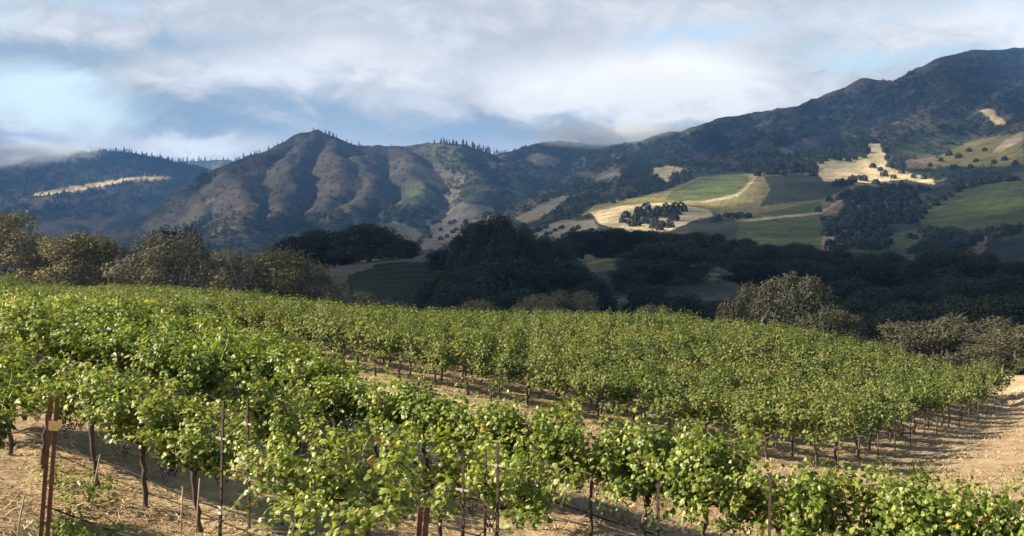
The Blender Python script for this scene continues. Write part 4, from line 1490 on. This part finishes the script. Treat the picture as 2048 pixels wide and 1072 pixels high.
def build_line_post(u, vtop, c, arm, label, tape=False, r=.021):
    x, y, z = trow(c, u)
    h = max(1.2, (HV - vtop) / F * y - z)
    root = link('line_post', None)
    root.location = (x, y, z)
    root.rotation_euler = (R(RV.uniform(-1.2, 1.2)), R(RV.uniform(-1.5, 1.5)), ROW_ANGLE)
    tag(root, label, 'vineyard post', 'thin dark line posts')
    P_ = Parts()
    P_.add(*box(0, 0, h / 2 - .1, r * 2.0, .007, h + .2))
    P_.add(*box(0, .018, h / 2 - .1, .007, .030, h + .2))
    for k in range(7):
        P_.add(*box(0, -.008, h * (.22 + .11 * k), .014, .010, .018))
    link('pole', P_.mesh('pole', M_DARKSTEEL, False), root)
    if arm:
        P_ = Parts()
        P_.add(*box(0, -.014, h - arm, .20, .016, .022))
        P_.add(*box(0, -.028, h - arm, .030, .010, .045))
        link('cross_arm', P_.mesh('cross_arm', M_WOOD, False), root)
    if tape:
        P_ = Parts()
        P_.add(*box(0, -.004, .62, .050, .024, .11))
        link('tape', P_.mesh('tape', M_WHITE, False), root)
    return root


for u, vt, c, arm, lab, tp in [
        (438, 802, 10.4, .50, 'thin dark post with pale cross arm and white tape low down', True),
        (498, 798, 10.9, .34, 'thin dark post with a pale cross arm near its yellow leaf', False),
        (571, 800, 13.5, 0, 'plain dark post half hidden in leaves, third from the rusty end post', False),
        (656, 822, 16.0, .20, 'thin dark post with a small pale arm before the deep shade', False),
        (925, 928, 11.6, .32, 'dark post with pale arm, left of three close together', False),
        (969, 902, 13.2, 0, 'middle of three dark posts close together among pale leaves', False),
        (994, 884, 12.4, .30, 'right and tallest of three dark posts close together', False),
        (1316, 965, 14.4, 0, 'lone dark post in the lower middle of the long row', False),
        (1536, 945, 14.8, 0, 'thin dark post rising from the long row at lower right', False),
        (790, 880, 16.1, 0, 'thin dark post in the long row left of the three close posts', False)]:
    build_line_post(u, vt, c, arm, lab, tp)


def build_stake(u, v0, v1, c, lean, label, name='training_stake', mat=None, r=.012, group='pale vine stakes'):
    x, y, z = trow(c, u)
    h = (v1 - v0) / F * y
    P_ = Parts()
    P_.add(*tube([(0, 0, -.12), (lean * .5, 0, h * .5), (lean, .02, h)], [r, r * .95, r * .85], 6))
    o = link(name, P_.mesh(name, mat or M_WOOD))
    o.location = (x, y, z)
    return tag(o, label, 'stake', group)


build_stake(180, 892, 1000, 10.2, .14, 'pale leaning stake with green sprouts round its foot')
build_stake(392, 950, 1060, 10.8, .05, 'pale stake tied beside a thin double trunk under the leaves')
build_stake(362, 958, 1050, 10.6, .02, 'short weathered stake standing alone on the straw')
build_stake(548, 1030, 1120, 9.9, .04, 'pale stake at the bottom edge near the dark grape bunches')
build_stake(32, 980, 1070, 8.5, .10, 'pale leaning stake left of the rusty end post')
build_stake(116, 812, 850, 14.5, -.02, 'small white stake seen just right of the rusty end post')
build_stake(722, 870, 925, 16.2, .01, 'pale stake under the long row before the bare straw')
# the low stub past the end of the far block
p_ = hit(1806, 1004)
if p_:
    P_ = Parts()
    P_.add(*tube([(0, 0, -.1), (.005, 0, .25), (.01, 0, .50)], [.016, .016, .015], 6))
    P_.add(*box(.01, 0, .44, .05, .03, .03))
    o = link('line_stub', P_.mesh('line_stub', M_DARKSTEEL))
    o.location = p_
    tag(o, 'short dark stub post standing alone on the tan slope', 'stake')


def build_line(name, c, u0, u1, h, r, sag, mat, label, cat, group, span=3.3):
    t0, t1 = row_t(c, u0), row_t(c, u1)
    n = max(12, int(abs(t1 - t0) / .3))
    ts = np.linspace(t0, t1, n)
    pts = NRM[None] * c + ts[:, None] * ROW[None]
    z = gz(pts[:, 0], pts[:, 1])
    k = np.ones(9) / 9
    z = np.convolve(np.pad(z, 4, mode='edge'), k, mode='valid')
    z = z + h - sag * (1 - np.cos((ts - t0) * 6.283 / span)) * .5
    P_ = Parts()
    P_.add(*tube(np.column_stack([pts, z]), r, 6))
    o = link(name, P_.mesh(name, mat))
    return tag(o, label, cat, group)


HG = 'black drip hoses slung along the rows'
build_line('drip_hose', 10.9, -200, 1060, .46, .013, .05, M_HOSE, 'black drip hose crossing behind the rusty end post above the straw', 'hose', HG)
build_line('drip_hose', 9.0, 88, 700, .42, .013, .05, M_HOSE, 'black drip hose lowest in the photo, sloping down from the rusty end post', 'hose', HG)
build_line('drip_hose', 13.5, 400, 1080, .42, .014, .05, M_HOSE, 'black drip hose sagging between the dark posts', 'hose', HG)
build_line('drip_hose', 16.2, 560, 2300, .40, .014, .05, M_HOSE, 'black drip hose under the long row edging the bare strip', 'hose', HG)
WG = 'trellis wires'
for c, u0, u1, lab in ((10.9, -200, 1040, 'nearest row'), (16.2, -200, 2200, 'long row edging the bare strip')):
    build_line('trellis_wire', c, u0, u1, .93, .0022, .01, M_DARKSTEEL, f'thin steel wire carrying the vines of the {lab}', 'wire', WG)

# end stakes of the far block, along the tan slope
A_, B_ = np.array([9.3, 34.0]), np.array([27.0, 63.0])
for ri in range(14):
    c = 33.2 + 2.35 * ri
    o_ = NRM * c
    M_ = np.array([ROW, -(B_ - A_)]).T
    te = np.linalg.solve(M_, A_ - o_)[0] + .35
    p = o_ + ROW * te
    z = ground_z(*p)
    P_ = Parts()
    hh = RV.uniform(1.35, 1.6)
    P_.add(*tube([(0, 0, -.15), (.0, 0, hh * .5), (RV.uniform(-.05, .08), 0, hh)], [.023, .022, .020], 7))
    P_.add(*tube([(-.026, 0, hh * .8), (.028, 0, hh * .8)], .009, 5))
    o = link('row_end_post', P_.mesh('row_end_post', M_OLDWOOD))
    o.location = (p[0], p[1], z)
    tag(o, f'weathered post ending the {nth(ri + 1)} row beyond the bare strip at the tan slope', 'vineyard post', 'end posts along the tan slope')


# ------------------------------------------------------------------ straw, dry tufts and green sprouts
M_STRAW = mat_leaf('straw', [(0.0, (0.20, 0.125, 0.06)), (0.4, (0.42, 0.30, 0.155)), (0.8, (0.62, 0.48, 0.28)), (1.0, (0.78, 0.66, 0.44))], 0.1, 0.3, 0.6, (1, .9, .7))


def build_straw():
    rs = np.random.RandomState(8)
    # loose cut straw where the ground near the camera shows
    n = 90000
    d = np.exp(rs.uniform(math.log(9), math.log(27), n))
    u = rs.uniform(-80, 2120, n)
    x = (u - 1024) / F * d
    ok = fbm(x * .9, d * .9, 3, 41) > rs.uniform(.2, .62, n)
    x, d = x[ok], d[ok]
    z = gz(x, d)
    n = len(x)
    a = rs.uniform(0, 6.283, n)
    el = np.abs(rs.normal(0, .28, n))
    up = np.stack([np.cos(a) * np.cos(el), np.sin(a) * np.cos(el), np.sin(el)], -1)
    no = unit(np.stack([rs.normal(0, .4, n), rs.normal(0, .4, n), np.ones(n)], -1))
    L = rs.uniform(.05, .22, n)
    w = rs.uniform(.007, .016, n)
    nn = unit(no)
    yv = unit(up)
    xv = unit(np.cross(yv, nn))
    p = np.stack([x, d, z + .008 + L * .5 * np.sin(el)], -1)
    V = np.stack([p - xv * w[:, None] / 2 - yv * L[:, None] / 2, p + xv * w[:, None] / 2 - yv * L[:, None] / 2, p + xv * w[:, None] / 3 + yv * L[:, None] / 2, p - xv * w[:, None] / 3 + yv * L[:, None] / 2], 1).reshape(-1, 3)
    Fq = np.arange(4 * n).reshape(-1, 4)
    t = np.repeat(np.clip(rs.normal(.55, .22, n), 0, 1), 4)
    # standing dry tufts on the tan slope and the bare strip
    m = 16000
    d2 = np.exp(rs.uniform(math.log(20), math.log(75), m))
    u2 = rs.uniform(600, 2150, m)
    x2 = (u2 - 1024) / F * d2
    ok = fbm(x2 * .5, d2 * .5, 3, 43) > rs.uniform(.3, .6, m)
    x2, d2 = x2[ok], d2[ok]
    k = 9
    x2, d2 = np.repeat(x2, k) + rs.normal(0, .10, len(x2) * k), np.repeat(d2, k) + rs.normal(0, .10, len(d2) * k)
    z2 = gz(x2, d2)
    m = len(x2)
    a = rs.uniform(0, 6.283, m)
    tip = np.stack([np.cos(a) * rs.uniform(.03, .11, m), np.sin(a) * rs.uniform(.03, .11, m), rs.uniform(.02, .09, m)], -1)
    b = np.stack([x2, d2, z2 - .01], -1)
    side = np.stack([-np.sin(a), np.cos(a), np.zeros(m)], -1) * rs.uniform(.006, .02, m)[:, None]
    V2 = np.stack([b - side, b + side, b + tip + side * .3, b + tip - side * .3], 1).reshape(-1, 3)
    F2 = np.arange(4 * m).reshape(-1, 4) + len(V)
    t2 = np.repeat(np.clip(rs.normal(.38, .2, m), 0, 1), 4)
    o = link('dry_grass', make_mesh('dry_grass', np.vstack([V, V2]), [np.vstack([Fq, F2])], M_STRAW, False, {'tint': np.concatenate([t, t2])}))
    tag(o, 'pale straw and dry grass tufts strewn over the vineyard soil', 'dry grass', kind='stuff')


build_straw()


def build_sprout(u, v, c, s, label, seed):
    rs = np.random.RandomState(seed)
    x, y, z = trow(c, u)
    n = 170
    a = rs.uniform(0, 6.283, n)
    r = rs.uniform(0, .30, n) ** .8
    h = rs.uniform(.02, .42, n) * (1 - r)
    p = np.stack([np.cos(a) * r, np.sin(a) * r, h], -1)
    V, T, k = leaves(p, np.stack([np.cos(a) * .6, np.sin(a) * .6, np.ones(n)], -1) + rs.normal(0, .4, (n, 3)), np.stack([np.cos(a), np.sin(a), np.full(n, .2)], -1), rs.uniform(.035, .075, n), tpl_simple())
    o = link('vine_sprout', None)
    P_ = Parts()
    P_.add(V, T, np.repeat(np.clip(rs.normal(.55, .15, n), 0, .9), k))
    link('foliage', P_.mesh('sprout_foliage', M_VINE, False), o)
    P_ = Parts()
    P_.add(*tube([(0, 0, -.03), (.02, .01, .12), (.03, -.02, .34)], [.008, .005, .002], 5, False), tint=.5)
    for _ in range(8):
        b = rs.uniform(0, 6.28)
        P_.add(*tube([(0, 0, 0), (math.cos(b) * .08, math.sin(b) * .08, .16), (math.cos(b) * .2, math.sin(b) * .2, .3)], [.006, .004, .002], 4, False), tint=.5)
    link('stem', P_.mesh('sprout_stem', M_VINE, False), o)
    o.location = (x, y, z)
    o.scale = (s, s, s)
    tag(o, label, 'weed', 'green sprouts on the straw')


build_sprout(176, 960, 10.3, 1.3, 'green sprout climbing round the pale leaning stake', 1)
build_sprout(105, 930, 10.4, .9, 'small green sprout just right of the rusty end post', 2)
build_sprout(135, 1050, 9.2, 1.1, 'low green sprout at the foot of the rusty end post', 3)
build_sprout(225, 1050, 9.4, 1.0, 'low green sprout under the lowest drip hose', 4)
build_sprout(160, 1040, 9.0, 1.2, 'bushy green sprout at the bottom edge below the lowest hose', 5)


# ------------------------------------------------------------------ haze
def build_haze():
    zmin = float(GZ.min()) - 1.0
    V, Fq = box(0, 3980, (zmin + 620) / 2, 24000, 8300, 620 - zmin)
    m, g, out = new_mat('air')
    pv = g.n('ShaderNodeVolumePrincipled', Color=(0.24, 0.52, 1.0, 1), Density=HAZE, Anisotropy=0.2)
    g.nt.links.new(pv.outputs[0], out.inputs['Volume'])
    o = link('haze', make_mesh('haze', V, Fq, m))
    tag(o, 'thin bluish haze over the valley', kind='stuff')


HAZE = 1.0e-4
build_haze()


# ---- mist clinging to two ridge tops
def build_mist(name, u, v, d, rx, ry, rz, dens, label, seed):
    x, y, z = P3(u, v, d)
    th = np.linspace(0, np.pi, 13)[:, None]
    ph = np.linspace(0, 2 * np.pi, 24, endpoint=False)[None]
    V = np.stack([np.sin(th) * np.cos(ph), np.sin(th) * np.sin(ph), np.cos(th) + 0 * ph], -1).reshape(-1, 3)
    i = np.arange(12)[:, None] * 24
    j = np.arange(24)[None]
    Q = np.stack([i + j, i + 24 + j, i + 24 + (j + 1) % 24, i + (j + 1) % 24], -1).reshape(-1, 4)
    m, g, out = new_mat('mist_' + str(seed))
    co = g.n('ShaderNodeTexCoord').outputs['Object']
    r = g.n('ShaderNodeVectorMath', _operation='LENGTH', i0=co).outputs['Value']
    nz = g.noise(g.n('ShaderNodeVectorMath', _operation='MULTIPLY', i0=co, i1=(3.0, 1.6, 1.3)).outputs[0], 1.4, 4, 0.6)
    f = g.m('MULTIPLY', g.sm(r, 1.0, 0.25), g.sm(nz, 0.32, 0.62))
    pv = g.n('ShaderNodeVolumePrincipled', Color=(0.93, 0.96, 1.0, 1), Density=g.m('MULTIPLY', f, dens), Anisotropy=0.0)
    g.nt.links.new(pv.outputs[0], out.inputs['Volume'])
    o = link(name, make_mesh(name, V, [Q], m, True))
    o.location = (x, y, z)
    o.scale = (rx, ry, rz)
    tag(o, label, 'mist', kind='stuff')


build_mist('mist', 20, 312, 4950, 560, 350, 75, .012, 'grey mist veiling the top of the far left hill', 1)
build_mist('mist', 1230, 270, 3700, 330, 300, 50, .014, 'grey mist on the low ridge left of the long mountain', 2)
